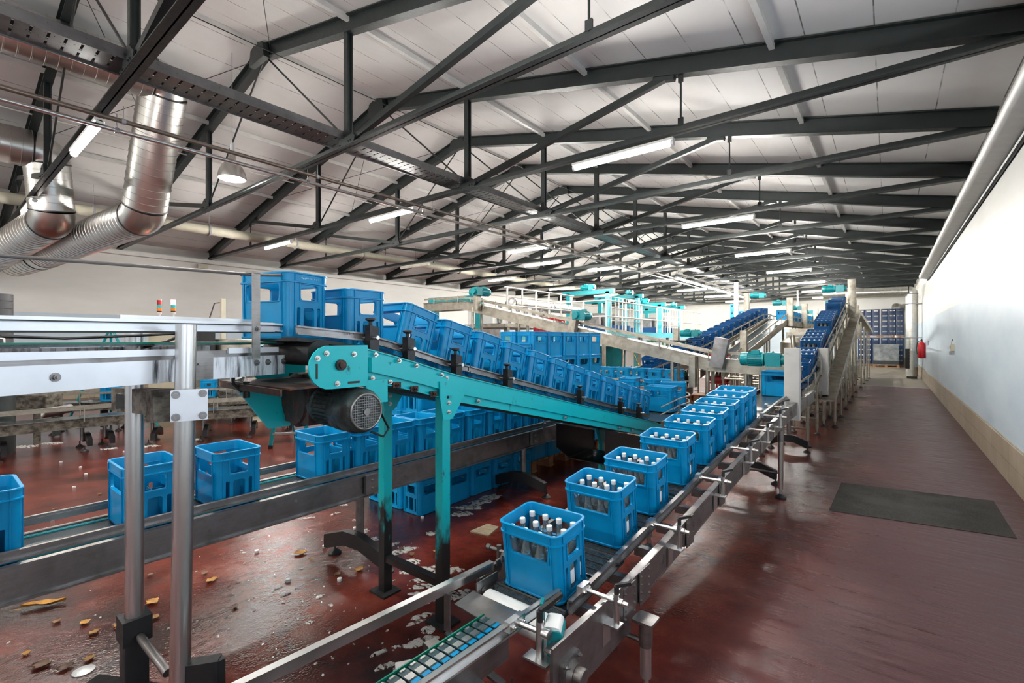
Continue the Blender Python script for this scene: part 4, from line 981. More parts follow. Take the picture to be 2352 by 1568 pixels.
# ================================================================ UPPER STEEL CONVEYOR at the left
A0, A1 = Vector((-1.97, .146, 0)), Vector((-2.30, 1.109, 0)); ad = (A1 - A0).normalized(); an = Vector((-ad.y, ad.x, 0))   # an points to the far side
def ap(s, off=0.0, z=0.0): return A0 + ad * s + an * off + Vector((0, 0, z))      # s along, off across from the near side
t = thing('crate_conveyor', 'bright stained steel conveyor at head height along the left edge', 'conveyor', ap(.5, .25))
LE = (A1 - A0).length
MB().bar(ap(-.75, 0, 1.579), ap(LE * .40, 0, 1.579), .010, .084).build('side_panel', M['panel_clean'], t, 0)
mb = MB(); mb.bar(ap(LE * .40, 0, 1.579), ap(LE * .49, 0, 1.579), .010, .084); mb.bar(ap(LE * .62, 0, 1.579), ap(LE, 0, 1.577), .010, .090)
mb.build('side_panel', M['panel_steel'], t, 0)
mb = MB(); mb.bar(ap(LE * .485, -.004, 1.590), ap(LE * .63, -.004, 1.588), .012, .104); mb.bar(ap(-.75, .012, 1.634), ap(LE * .97, .012, 1.634), .02, .036)
for s_ in (.50, .56): mb.bolt(ap(LE * s_, -.010, 1.60), -an, .009, .010)
mb.build('joint_plate', M['steel_dirty'], t, 30)
mb = MB(); mb.bar(ap(-.75, .50, 1.60), ap(LE, .50, 1.60), .010, .13); mb.build('side_panel', M['panel_steel'], t, 0)
for a, b2 in ((-.75, LE * .55), (LE * .70, LE * .96)): MB().bar(ap(a, -.004, 1.650), ap(b2, -.004, 1.649), .010, .024).build('edge_strip', M['panel_clean'], t, 0)
mb = MB(); mb.bar(ap(-.75, .25, 1.680), ap(LE + .02, .25, 1.680), .46, .012); o = mb.build('belt', M['belt'], t, 0)
mb = MB(); mb.bar(ap(-.75, .02, 1.687), ap(LE * .97, .02, 1.684), .010, .006); mb.build('edge_strip', M['green_rim'], t, 0)
mb = MB()
for s_, z in ((.12, 1.582), (.84, 1.592), (.90, 1.592), (.99, 1.592)): mb.bolt(ap(LE * s_, -.006, z), -an, .0095, .010)
mb.build('bolt', M['steel_dirty'], t)
# guide rails
def crail(p, q, h, nm='guide_rail', mat='panel_clean'):
    mb = MB(); mb.bar(p, q, .012, h); mb.bar(p + Vector((0, 0, h * .36)) - an * .010, q + Vector((0, 0, h * .36)) - an * .010, .014, h * .22); mb.bar(p - Vector((0, 0, h * .40)) - an * .010, q - Vector((0, 0, h * .40)) - an * .010, .014, h * .18)
    o = mb.build(nm, M[mat], t, 0); MB().bar(p - an * .0175 + Vector((0, 0, h * .20)), q - an * .0175 + Vector((0, 0, h * .20)), .002, h * .10).bar(p - an * .008 - Vector((0, 0, h * .55)), q - an * .008 - Vector((0, 0, h * .55)), .012, h * .16).build('dark_groove', M['dark_steel'], o, 0)  # dark strips laid below the upper flange and along the underside
    return o
crail(ap(-.75, .02, 1.738), ap(LE * .95, .02, 1.755), .044); crail(ap(LE * .95, .02, 1.755), ap(LE * 1.10, .03, 1.752), .040)
mb = MB(); q0, q1 = at_d(275, 727, 1.9), at_d(578, 737, 2.35); mb.bar(q0, q1, .012, .016); mb.build('guide_rail', M['steel'], t, 0)
TR = [(-2.54, -.35, 1.994), (-2.455, .16, 1.994), (-2.36, .56, 1.994), at_d(585, 631, 2.17), at_d(690, 633, 2.40)]
mb = MB(); mb.path(TR, .007, 8); mb.build('upper_guide_rod', M['steel_dirty'], t)
b0 = at_d(588, 725, 2.10)
fb = MB(); R = Matrix((ad, an, Vector((0, 0, 1)))).transposed()
fb.box(Vector((b0.x, b0.y, 1.805)), (.036, .010, .385), R); fb.box(Vector((b0.x, b0.y, 1.995)) + an * .015, (.036, .05, .008), R); fb.bolt(Vector((b0.x, b0.y, 1.745)) - an * .005 + ad * .005, -an, .009, .008)
fb.build('upright_bar', M['steel_dirty'], t, 30)
mb = MB(); mb.path([at_d(0, 772, 1.55), at_d(150, 777, 1.75), at_d(330, 770, 1.95), at_d(420, 765, 2.1)], .006, 6); mb.path([at_d(330, 798, 1.95), at_d(380, 785, 2.02), at_d(412, 772, 2.08)], .006, 6); mb.build('cable', M['rubber'], t)
mb = MB(); q = at_d(535, 880, 2.35); mb.path([q + Vector((0, 0, .05)), q, q + Vector((.02, .03, -.04)), q + Vector((.09, .07, -.03))], .008, 8); q = at_d(566, 890, 2.35); mb.tube(q + Vector((0, 0, .03)), q - Vector((0, 0, .05)), .016, 10); mb.build('hanging_cable', M['rubber'], t)
# stand: two thick stainless posts, clamp plate, arm, floor blocks
pr0, pr1 = at_d(428, 745, 1.75), at_d(413, 1580, 1.75); pl = at_d(309, 1000, 1.99)
st = thing('post_stand', 'stand of two thick stainless posts holding up the left steel conveyor', 'stand', (pr1.x, pr1.y, 0))
pb = pr0 + (pr1 - pr0) * ((pr0.z - .02) / (pr0.z - pr1.z))
MB().tube((pb.x, pb.y, .02), pr0, .0335, 28).build('post', M['steel'], st)
MB().tube((pl.x, pl.y, .50), (pl.x, pl.y, 1.735), .033, 28).build('post', M['steel'], st)
pc = at_d(435, 930, 1.70); vd = Vector((pc.x, pc.y, 0)).normalized(); vs_ = Vector((-vd.y, vd.x, 0)); R2 = Matrix((vs_, vd, Vector((0, 0, 1)))).transposed()
mb = MB(); mb.rbox(pc, (.112, .008, .112), .004, R2, 2, 1); o = mb.build('clamp_plate', M['panel_clean'], st, 30)
mb = MB()
for a in (-1, 1):
    for b2 in (-1, 1): mb.bolt(pc + vs_ * (a * .040) + Vector((0, 0, b2 * .040)) - vd * .004, -vd, .0095, .014)
mb.build('bolt', M['steel_dirty'], o)
a0, a1 = at_d(400, 925, 1.80), at_d(275, 915, 2.12)
MB().bar(a0, a1, .06, .10).bar(at_d(390, 930, 1.78), at_d(372, 930, 1.86), .10, .12).build('clamp_arm', M['grime'], st, 0)
MB().prism([(0, 0), (.16, .025), (.16, .045), (0, .065)], at_d(278, 938, 2.0), (at_d(365, 938, 1.95) - at_d(278, 938, 2.0)).normalized(), (0, 0, 1), .02).build('wedge_plate', M['dark_steel'], st, 0)
mb = MB(); mb.rbox((pl.x, pl.y, .26), (.085, .085, .52), .008, None, 2, 2); mb.box((pl.x, pl.y, .49), (.10, .10, .10)); mb.bar((pl.x - .22, pl.y - .10, .18), (pl.x + .16, pl.y + .08, .20), .07, .09); mb.build('floor_block', M['rubber'], st, 30)
mb = MB(); mb.rbox((pb.x, pb.y, .22), (.085, .085, .36), .008, None, 2, 2); q = at_d(440, 1530, 1.80); mb.bar((pb.x, pb.y, q.z), (q.x + .10, q.y + .06, q.z), .05, .09); mb.bar((q.x + .09, q.y + .055, q.z + .04), (q.x + .09, q.y + .055, 0.05), .04, .05, Vector((1, 0, 0))); mb.build('floor_block', M['rubber'], st, 30)
MB().tube(at_d(322, 1462, 1.96), at_d(385, 1545, 1.80), .016, 14).build('cross_rod', M['steel_dirty'], st)
mb = MB()
for p in (pl, pb): mb.lathe([(.02, .06), (.05, .02), (.06, 0)], (p.x, p.y, 0), n=16)
mb.build('foot', M['rubber'], st)

# ================================================================ LOWER CONVEYOR at the left, crates passing along it
t = thing('crate_conveyor', 'low steel conveyor with blue crates passing under the turquoise incline', 'conveyor', (-3.26, 2.0, 0))
P = [Vector((-3.26, y, .695)) for y in (-.8, 2.0, 4.6, 6.3)]
for s in (-1, 1):
    mb = MB(); mb.strip(P, s * .21, -.085, .010, .165); mb.strip(P, s * .222, -.004, .034, .014); mb.strip(P, s * .222, -.164, .03, .008); b = mb.build('side_panel', M['steel_dirty'], t, 0)
    if s < 0:
        for y in (.55, 1.05, 1.55, 2.45, 2.95, 3.5, 4.2): MB().bolt((-3.044, y, .60 + .03 * (int(y * 2) % 2)), (1, 0, 0), .009, .008).build('bolt', M['steel_dirty'], b)
MB().strip(P, 0, -.010, .40, .016).build('belt', M['belt'], t, 0)
mb = MB(); mb.strip(P, -.16, .0, .03, .006).strip(P, .16, 0, .03, .006); mb.build('wear_strip', M['turq_clean'], t, 0)
rail(t, P, -.245, .055, 'steel_dirty', .045); rail(t, P, .245, .055, 'steel_dirty', .045)
mb = MB()
for y in (2.27, 4.35):
    mb.box((-3.0, y, .70), (.012, .035, .17)); mb.bolt((-2.994, y, .76), (1, 0, 0), .008, .01)
    mb.box((-3.02, y - .16, .62), (.03, .11, .14)); mb.bolt((-3.005, y - .16, .65), (1, 0, 0), .008, .01); mb.bolt((-3.005, y - .16, .59), (1, 0, 0), .008, .01)
mb.build('rail_bracket', M['steel_dirty'], t, 30)
for y in (2.04, 4.10): 
    o = spreader(t, (-3.15, y + .06), .60, w=.62, r=.032, along=(.993, .12))
LY = [(.03, 'at the left edge of the photo'), (.655, 'seen between and left of the two posts'), (1.075, 'just right of the two posts')] + [(1.715 + .297 * k, '%s in the queue under the incline' % ORD[k]) for k in range(10)]
for y, n in LY:
    crate('blue crate on the low left conveyor, ' + n, (-3.245, y + CW / 2, .697), 0, 'crates on the low left conveyor')

# ================================================================ BLOCK OF STACKED CRATES behind
SX, SY = -3.50, 2.98
mb_dolly = None
def stack_label(tier, n_t, col, side):
    return 'blue crate in the stacked block, %s tier up, %s column from the near corner' % (ORD[tier], ORD[col])
PIT = .328; YS = .368
for col in range(10):
    ntier = 4 if col < 3 else 5
    base = 0.0 if col < 5 else .15
    for tier in range(ntier):
        j = random.uniform(-.008, .008)
        crate(stack_label(tier, ntier, col, ''), (SX - CW / 2 + j, SY + CL / 2 + YS * col, base + .002 + PIT * tier), math.radians(90), 'stacked crates in the block behind the low conveyor', kind='blue')
for row in (1, 2):
    for tier in range(4):
        crate('blue crate, near end of the stacked block, %s tier up, %s behind corner' % (ORD[tier], ORD[row]), (SX - CW / 2 - .285 * row, SY + CL / 2, .002 + PIT * tier), math.radians(90), 'stacked crates in the block behind the low conveyor')
for col in range(4, 10):
    crate('blue crate topmost in the back row of the stacked block, %s column' % ORD[col], (SX - CW / 2 - .285, SY + CL / 2 + YS * col, (.15 if col > 4 else 0) + .002 + PIT * 4), math.radians(90), 'stacked crates in the block behind the low conveyor')
    for tier in range(4):
        if col == 9: crate('blue crate in the back row at the far end of the stacked block, %s tier' % ORD[tier], (SX - CW / 2 - .285, SY + CL / 2 + YS * col, .152 + PIT * tier), math.radians(90), 'stacked crates in the block behind the low conveyor')
def pallet(label, c, sx=1.2, sy=.8, group=None):
    t = thing('pallet', label, 'pallet', c, group=group); c = Vector(c)
    mb = MB()
    for k in range(7): mb.box(c + Vector((0, -sy / 2 + .055 + k * (sy - .11) / 6, .133)), (sx, .095, .022))
    mb.build('deck', M['wood'], t, 0)
    mb = MB()
    for x in (-1, 0, 1):
        for y in (-1, 0, 1): mb.box(c + Vector((x * (sx / 2 - .07), y * (sy / 2 - .06), .07)), (.12, .10, .10))
    mb.build('block', M['wood'], t, 0)
    mb = MB()
    for y in (-1, 0, 1): mb.box(c + Vector((0, y * (sy / 2 - .06), .011)), (sx, .10, .022))
    mb.build('runner', M['wood'], t, 0)
    return t
for k, lb in enumerate(('near', 'far')):
    pallet('wooden pallet under the %s half of the stacked block' % lb, (SX - .42, SY + YS * 5 + .46 + .92 * k, 0), .80, .90)
# three red crates further back, on a stack of their own
rp = at_d(1262, 776, 11.0)
for k in range(3):
    crate('red crate standing above the blue stacked block, %s from the left' % ORD[k], (rp.x, rp.y - .30 + .30 * k, rp.z + .132), 0, 'red crates', kind='red')
t = thing('crate_table', 'plain steel table under the red crates', 'table', (rp.x, rp.y, 0)); MB().box((rp.x, rp.y, rp.z + .11), (.6, 1.1, .04)).build('top', M['steel_beige'], t, 0)
for a in (-.25, .25):
    for b in (-.5, .5): MB().box((rp.x + a, rp.y + b, (rp.z + .09) / 2), (.05, .05, rp.z + .09)).build('leg', M['steel_beige'], t, 0)
# ================================================================ CURVED CONVEYOR behind the incline
t = thing('curved_conveyor', 'curved conveyor with rail loops carrying blue crates behind the incline foot', 'conveyor', (-3.0, 6.6, 0))
cc = Vector((-3.05, 6.55, .74)); rad = .68
arc = [Vector((IX, 5.55, .74))] + [cc + Vector((rad * math.cos(a), rad * math.sin(a), 0)) for a in [math.radians(-10 + 20 * k) for k in range(11)]] + [Vector((-3.75, 6.3, .74))]
arc = [Vector((-2.37, 5.6, .70)), Vector((-2.37, 6.2, .74))] + arc[2:11]
MB().strip(arc, 0, -.02, .42, .03).build('belt', M['belt'], t, 0)
for s in (-1, 1):
    MB().strip(arc, s * .22, -.07, .01, .13).build('side_panel', M['steel_beige'], t, 0)
    mb = MB()
    for z in (.08, .17): mb.path([p + Vector((0, 0, z)) + Vector((-(arc[min(k+1,len(arc)-1)]-arc[max(k-1,0)]).y, (arc[min(k+1,len(arc)-1)]-arc[max(k-1,0)]).x, 0)).normalized() * (s * .215) for k, p in enumerate(arc)], .008, 6)
    for k in (1, 4, 7, 10):
        p = arc[min(k, len(arc) - 1)]; d = (arc[min(k+1,len(arc)-1)]-arc[max(k-1,0)]); l = Vector((-d.y, d.x, 0)).normalized(); q = p + l * s * .24
        mb.tube(q - Vector((0, 0, .1)), q + Vector((0, 0, .18)), .008, 6)
    mb.build('guide_rail', M['steel'], t)
for k in (1, 4, 8): p = arc[k]; leg(t, (p.x + .19, p.y), .66, .024, 'steel_dirty'); leg(t, (p.x - .19, p.y), .66, .024, 'steel_dirty')
for k, (i, rz) in enumerate(((1, 0), (3, 18), (5, 58), (7, 98), (9, 138))):
    p = arc[i]; crate('blue crate on the curved conveyor behind the incline foot, %s around the bend' % ORD[k], (p.x, p.y, p.z + .002), math.radians(rz), 'crates on the curved conveyor')
CT2 = [Vector((-2.9, 8.9, .79)), Vector((-5.2, 8.9, .79))]
conveyor('crate_conveyor', 'short level conveyor with blue crates behind the curved conveyor', CT2, rails=True, legs=(.1, .5, .9))
for k in range(6): crate('blue crate on the short level conveyor behind the bend, %s from the right' % ORD[k], (-3.15 - .33 * k, 8.9, .793), math.radians(90), 'crates on the short level conveyor')

# ================================================================ RIGHT-HAND LINE: conveyor climbing away along the aisle
RP = [Vector((-1.18, 7.9, .95)), Vector((-1.17, 9.0, .98)), Vector((-1.16, 17.0, 2.62)), Vector((-1.16, 18.2, 2.66))]
t = conveyor('climbing_conveyor', 'stainless conveyor climbing away beside the red aisle with dark blue crates', RP, beam=.16, legs=(.08, .2, .32, .44, .56, .68, .8, .92), rail_h=.13)
def rz_(y):
    for a, b2 in zip(RP, RP[1:]):
        if y <= b2.y: return a.z + (b2.z - a.z) * (y - a.y) / (b2.y - a.y)
    return RP[-1].z
# upright drive covers with gear motors laid across the line
d1 = [at_x(1820, 963, -.92), at_x(1820, 799, -.92)]; d1[1] = Vector((d1[0].x, d1[0].y, d1[1].z))
cover(t, d1[0], d1[1], .17, .12, 'cover'); gearmotor(t, (d1[0].x - .60, d1[0].y + .05, d1[1].z - .15), (1, 0, 0), 1.12)
d2 = [at_x(1890, 906, -.92), at_x(1890, 799, -.92)]; d2[1] = Vector((d2[0].x, d2[0].y, d2[1].z))
cover(t, d2[0], d2[1], .17, .12, 'cover'); gearmotor(t, (d2[0].x - .62, d2[0].y + .05, d2[1].z - .17), (1, 0, 0), 1.15)
cover(t, (-.86, 17.6, 2.35), (-.86, 17.6, 3.50), .20, .14); gearmotor(t, (-1.62, 17.6, 3.24), (1, 0, 0), 1.35)
cy = [7.25, 7.6, 8.15, 9.15, 9.75, 10.05, 10.9, 11.2, 11.5, 11.8, 13.1, 13.4, 13.7, 14.0, 14.3, 15.7, 16.3, 17.35]
for k, y in enumerate(cy):
    z = rz_(max(7.9, y)) if y > 7.9 else .93; sl = math.atan((rz_(y + .1) - rz_(y - .1)) / .2) if y > 8.2 else 0
    last = k == len(cy) - 1
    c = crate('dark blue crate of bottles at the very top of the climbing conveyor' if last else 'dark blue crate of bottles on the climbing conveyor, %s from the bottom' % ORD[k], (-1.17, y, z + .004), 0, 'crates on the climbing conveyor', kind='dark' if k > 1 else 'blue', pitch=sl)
    if k in (4, 5, 6, 7, 8, 9, 10, 11, 12, 13, 14): bottles(c, 'capped bottle in the %s crate up the climbing conveyor' % ORD[k], group='bottles in the %s crate of the climbing conveyor' % ORD[k])
# bare side chute rising and falling beside it
ch = [Vector((-.82, 9.9, .62)), Vector((-.80, 18.9, 2.50))]; ch2 = [Vector((-.80, 18.95, 2.50)), Vector((-.62, 25.5, 1.95))]
t = thing('empty_chute', 'bare beige steel chute slanting up beside the climbing conveyor', 'chute', (-.8, 14, 0))
MB().strip(ch, 0, 0, .22, .02).strip(ch, .11, .05, .008, .12).strip(ch, -.11, .05, .008, .12).build('trough', M['steel_beige'], t, 0)
MB().strip(ch2, 0, 0, .22, .02).strip(ch2, .11, .05, .008, .12).strip(ch2, -.11, .05, .008, .12).build('trough', M['steel_beige'], t, 0)
for k, y in enumerate((11.0, 12.5, 14.0, 15.5, 17.0, 18.6)): leg(t, (-.80, y), .62 + (y - 9.9) * .209, .024, 'steel_beige')
for y in (20.5, 22.2, 24.0, 25.4): leg(t, (-.75 + .02 * (y - 20), y), 2.42 - (y - 19) * .083, .024, 'steel_beige')
# further conveyors of the line, their covers and post rows
FR = [Vector((-1.5, 18.4, 2.1)), Vector((-1.5, 30.0, 2.1))]
t = conveyor('high_conveyor', 'high stainless conveyor on tall posts at the far end of the aisle', FR, w=.5, beam=.2, legs=[.06 + .1 * k for k in range(10)])
for k, y in enumerate((19.6, 21.6, 23.6, 25.6)):
    cover(t, (-1.02, y, 1.7), (-1.02, y, 3.25 - .1 * k), .22, .14); gearmotor(t, (-1.7, y, 2.95 - .1 * k), (1, 0, 0), 1.0)
LO = [Vector((-1.25, 10.5, .66)), Vector((-1.25, 26.0, .66))]
t = conveyor('low_return_conveyor', 'low stainless return conveyor under the climbing conveyor', LO, w=.6, beam=.16, legs=[.03 + .085 * k for k in range(12)], rail_h=.15)
for k, y in enumerate((11.6, 14.2, 17.0)): gearmotor(t, (-1.6, y, .95), (1, 0, 0), 1.4)

# ================================================================ CROSS CONVEYOR falling from the left
XP = [Vector((-8.8, 7.8, 2.56)), Vector((-7.5, 7.8, 2.56)), Vector((-2.15, 7.8, 1.40)), Vector((-.98, 7.8, 1.36))]
t = conveyor('cross_conveyor', 'long beige conveyor sloping down from the left behind the crates', XP, w=.34, beam=.20, legs=(), rail_h=.09)
for x, z in ((-7.2, 2.4), (-5.9, 2.1), (-4.3, 1.7), (-2.75, 1.35), (-2.2, 1.25), (-1.65, 1.2), (-1.45, 1.2)):
    for dy in (-.15, .15): leg(t, (x, 7.8 + dy), z, .03, 'steel_beige')
def on_cross(px, y0, y1, w, lean=0.0):
    p = at_y(px, y0, 7.55); q = at_y(px + lean, y1, 7.55); return p, q
p, q = on_cross(1096, 712, 663, .25); cover(t, p, q, .13, .12); gearmotor(t, q + Vector((.09, .28, -.07)), (0, -1, 0), 1.1)
p, q = on_cross(1313, 768, 712, .25, 10); cover(t, p, q, .15, .12); gearmotor(t, q + Vector((.11, .28, -.10)), (0, -1, 0), 1.1)
p, q = on_cross(1646, 843, 776, .25, 14); cover(t, p, q, .20, .12, 'steel_dirty'); 
p, q = on_cross(1592, 888, 818, .25); cover(t, p, q, .10, .12)
# ================================================================ INCLINES in the middle distance
BP = [Vector((-3.95, 9.25, .93)), Vector((-3.63, 10.5, 1.20)), Vector((-3.26, 16.6, 2.33)), Vector((-3.22, 17.6, 2.36))]
t = conveyor('climbing_conveyor', 'stainless conveyor climbing in the middle distance with a train of blue crates', BP, beam=.16, legs=(.12, .3, .42, .54, .66, .78, .9), rail_h=.14)
def bz(y):
    for a, b2 in zip(BP, BP[1:]):
        if y <= b2.y: q = (y - a.y) / (b2.y - a.y); return a.lerp(b2, q)
    return BP[-1]
for k in range(17):
    y = 9.6 + .47 * k; p = bz(y); sl = math.atan((bz(y + .1).z - bz(y - .1).z) / .2)
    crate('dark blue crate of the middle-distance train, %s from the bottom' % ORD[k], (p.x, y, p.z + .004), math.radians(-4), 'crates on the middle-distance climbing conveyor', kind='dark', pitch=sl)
cover(t, bz(16.8) + Vector((-.35, 0, -.3)), bz(16.8) + Vector((-.35, 0, .85)), .16, .12); gearmotor(t, bz(16.8) + Vector((-.25, 0, .75)), (1, 0, 0), 1.0)
cover(t, bz(11.2) + Vector((-.34, 0, -.2)), bz(11.2) + Vector((-.34, 0, .62)), .13, .11); gearmotor(t, bz(11.2) + Vector((-.24, 0, .50)), (1, 0, 0), 1.0)
DP = [Vector((-2.98, 10.6, 1.02)), Vector((-2.72, 16.9, 2.30)), Vector((-2.70, 31, 2.34))]
t = conveyor('high_conveyor', 'bare stainless conveyor rising beside the crate train and running on level', DP, w=.44, beam=.18, legs=(.06, .13, .2, .3, .42, .52, .62, .72, .82, .92), rail_h=.14)
for k, y in enumerate((17.2, 20.5, 24.0, 27.5)):
    cover(t, (-2.43, y, 2.1), (-2.43, y, 3.0), .18, .12); gearmotor(t, (-2.95, y + .2, 2.86), (1, 0, 0), 1.0)
for k in range(12): crate('blue crate on the level far conveyor, %s from the near end' % ORD[k], (-2.71, 17.7 + .62 * k, 2.31 + .0018 * k), 0, 'crates on the level far conveyor')
cover(t, (-2.68, 12.2, 1.0), (-2.68, 12.2, 1.9), .15, .12)
# stainless washer with doors between the lines
t = thing('bottle_washer', 'stainless bottle washer housing with doors between the far conveyors', 'machine', (-2.0, 17.5, 0))
MB().box((-2.0, 17.6, 1.25), (.84, 2.4, 1.3)).box((-2.0, 17.6, 1.95), (.7, 2.2, .12)).build('housing', M['steel_beige'], t, 0)
mb = MB()
for x in (-2.2, -1.8): mb.rbox((x, 16.39, 1.45), (.36, .02, .75), .02, None, 3, 1)
o = mb.build('door', M['grey'], t, 30)
mb = MB()
for x in (-2.2, -1.8): mb.rbox((x, 16.372, 1.45), (.12, .02, .34), .02, None, 3, 1)
mb.build('window', M['rubber'], o, 30)
MB().lathe([(.30, 0), (.32, .05), (.32, .75), (.2, .86), (.1, .9)], (-2.02, 14.9, .85), n=24).build('tank', M['steel_beige'], t)
MB().path([(-2.1, 15.0, 1.7), (-2.0, 14.6, 1.75), (-1.95, 14.45, 1.4), (-1.9, 14.4, .3)], .06, 12).build('pipe_run', M['steel_beige'], t)
for x, y in ((-2.3, 16.6), (-1.7, 16.6), (-2.3, 18.6), (-1.7, 18.6), (-2.02, 14.9)): leg(t, (x, y), .9, .035, 'steel_beige')
# field of plain stainless posts with cross rails below the lines (a low rack)
for j, (x0, y0) in enumerate(((-2.6, 10.1), (-4.6, 11.0), (-2.1, 9.3), (-5.6, 10.6), (-1.9, 12.2))):
    t = thing('post_rack', 'low rack of thin stainless posts and rails, %s' % ('just behind the cross conveyor', 'left of the crate train', 'nearest the cross conveyor motor', 'furthest left of the far lines', 'in front of the washer tank')[j], 'rack', (x0, y0, 0))
    for k in range(5):
        for s in (0, .5): MB().tube((x0 + s, y0 + .6 * k, 0), (x0 + s, y0 + .6 * k, .95), .02, 8).build('post', M['steel_beige'], t)
    mb = MB()
    for z in (.3, .9):
        for s in (0, .5): mb.tube((x0 + s, y0, z), (x0 + s, y0 + 2.4, z), .016, 8)
        for k in range(5): mb.tube((x0, y0 + .6 * k, z), (x0 + .5, y0 + .6 * k, z), .014, 8)
    mb.build('rail', M['steel_beige'], t)
# crates of coloured bottles behind the cross conveyor
def shelf(label, c, n, mat_c, mats, cat='crate'):
    t = thing('bottle_crate', label, 'crate', c); c = Vector(c)
    mb = MB(); mb.box(c + Vector((0, 0, .012)), (.40, .30, .024))
    for sy in (-1, 1): mb.box(c + Vector((0, sy * .145, .05)), (.40, .01, .10)); mb.box(c + Vector((0, sy * .145, .27)), (.40, .01, .035))
    for sx in (-1, 1):
        mb.box(c + Vector((sx * .195, 0, .05)), (.01, .30, .10)); mb.box(c + Vector((sx * .195, 0, .27)), (.01, .30, .035))
        for sy in (-1, 1): mb.box(c + Vector((sx * .19, sy * .14, .145)), (.02, .02, .29))
    mb.build('body', mat_c, t, 0)
    mb = MB(); 
    for i in range(4): mb.lathe([(.038, .025), (.038, .15), (.015, .22), (.015, .26)], c + Vector((-.13 + .087 * i, -.08, 0)), n=10)
    mb.build('bottle', mats, t)
gp = at_d(1462, 862, 9.6)
M['green_crate'] = plain('green_plastic', (0.0, 0.14, 0.03), 0.35)
for k in range(4):
    shelf('green crate of clear bottles behind the cross conveyor, %s from the floor' % ORD[k], (gp.x - .2, gp.y + 1.6, .31 * k + .45), 4, M['green_crate'], M['label'])
    shelf('dark crate of green bottles right of the green crates, %s from the floor' % ORD[k], (gp.x + .30, gp.y + 1.75, .31 * k + .45), 4, M['rubber'], M['green_glass'])
for k in range(3): shelf('red crate of clear bottles behind the cross conveyor post, %s from the floor' % ORD[k], (gp.x + 1.05, gp.y + 2.1, .31 * k + .45), 4, M['crate_red'], M['red_lens'])
for k, x in enumerate((gp.x + .05, gp.x + 1.05)): 
    pallet('wooden pallet under the %s crates of coloured bottles' % ('green' if k == 0 else 'red'), (x, gp.y + (1.68 if k == 0 else 2.1), .30), 1.0, .6); 
    o = thing('pallet_table', 'low steel table under the %s bottle crates' % ('green' if k == 0 else 'red'), 'table', (x, gp.y + 1.8, 0)); MB().box((x, gp.y + (1.68 if k == 0 else 2.1), .28), (1.0, .6, .03)).build('top', M['steel_beige'], o, 0)
    for sx in (-.45, .45):
        for sy in (-.25, .25): MB().box((x + sx, gp.y + (1.68 if k == 0 else 2.1) + sy, .135), (.04, .04, .265)).build('leg', M['steel_beige'], o, 0)
# ================================================================ PLATFORM with white railings and turquoise palletisers
PZ = 1.92; px0, px1, py0, py1 = -10.2, -7.5, 14.6, 25.0
t = thing('platform', 'raised turquoise edged platform with white railings in the middle distance', 'platform', (-8.8, 19.5, 0))
MB().box(((px0 + px1) / 2, (py0 + py1) / 2, PZ - .02), (px1 - px0, py1 - py0, .04)).build('deck', M['steel_dirty'], t, 0)
MB().box((px1, (py0 + py1) / 2, PZ - .07), (.06, py1 - py0, .20)).box(((px0 + px1) / 2, py0, PZ - .07), (px1 - px0, .06, .20)).build('edge_beam', M['turq_pale'], t, 0)
ys = [py0 + (py1 - py0) * k / 7 for k in range(8)]
for y in ys: MB().tube((px1, y, PZ), (px1, y, PZ + 1.1), .03, 10).build('railing_post', M['white_paint'], t)
for x in (px0, px0 + .9, px0 + 1.8): MB().tube((x, py0, PZ), (x, py0, PZ + 1.1), .03, 10).build('railing_post', M['white_paint'], t)
mb = MB()
for z in (.55, 1.1): mb.tube((px1, py0, PZ + z), (px1, py1, PZ + z), .026, 10); mb.tube((px0, py0, PZ + z), (px1, py0, PZ + z), .026, 10)
mb.build('handrail', M['white_paint'], t)
for y in ys[::2]:
    for x in (px0 + .1, px1 - .1): MB().box((x, y, (PZ - .06) / 2), (.10, .10, PZ - .06)).build('leg', M['turq_clean'] if x < -9 else M['steel_beige'], t, 0)
mb = MB()
for y in (16.5, 19, 21.5):
    for k in range(5): mb.bar((px1 + .02, y + .16 * k, PZ - .5 - .16 * k), (px1 + .02, y + .10 + .16 * k, PZ - .6 - .16 * k), .012, .05)
mb.build('hazard_stripe', M['yellow'], t, 0)
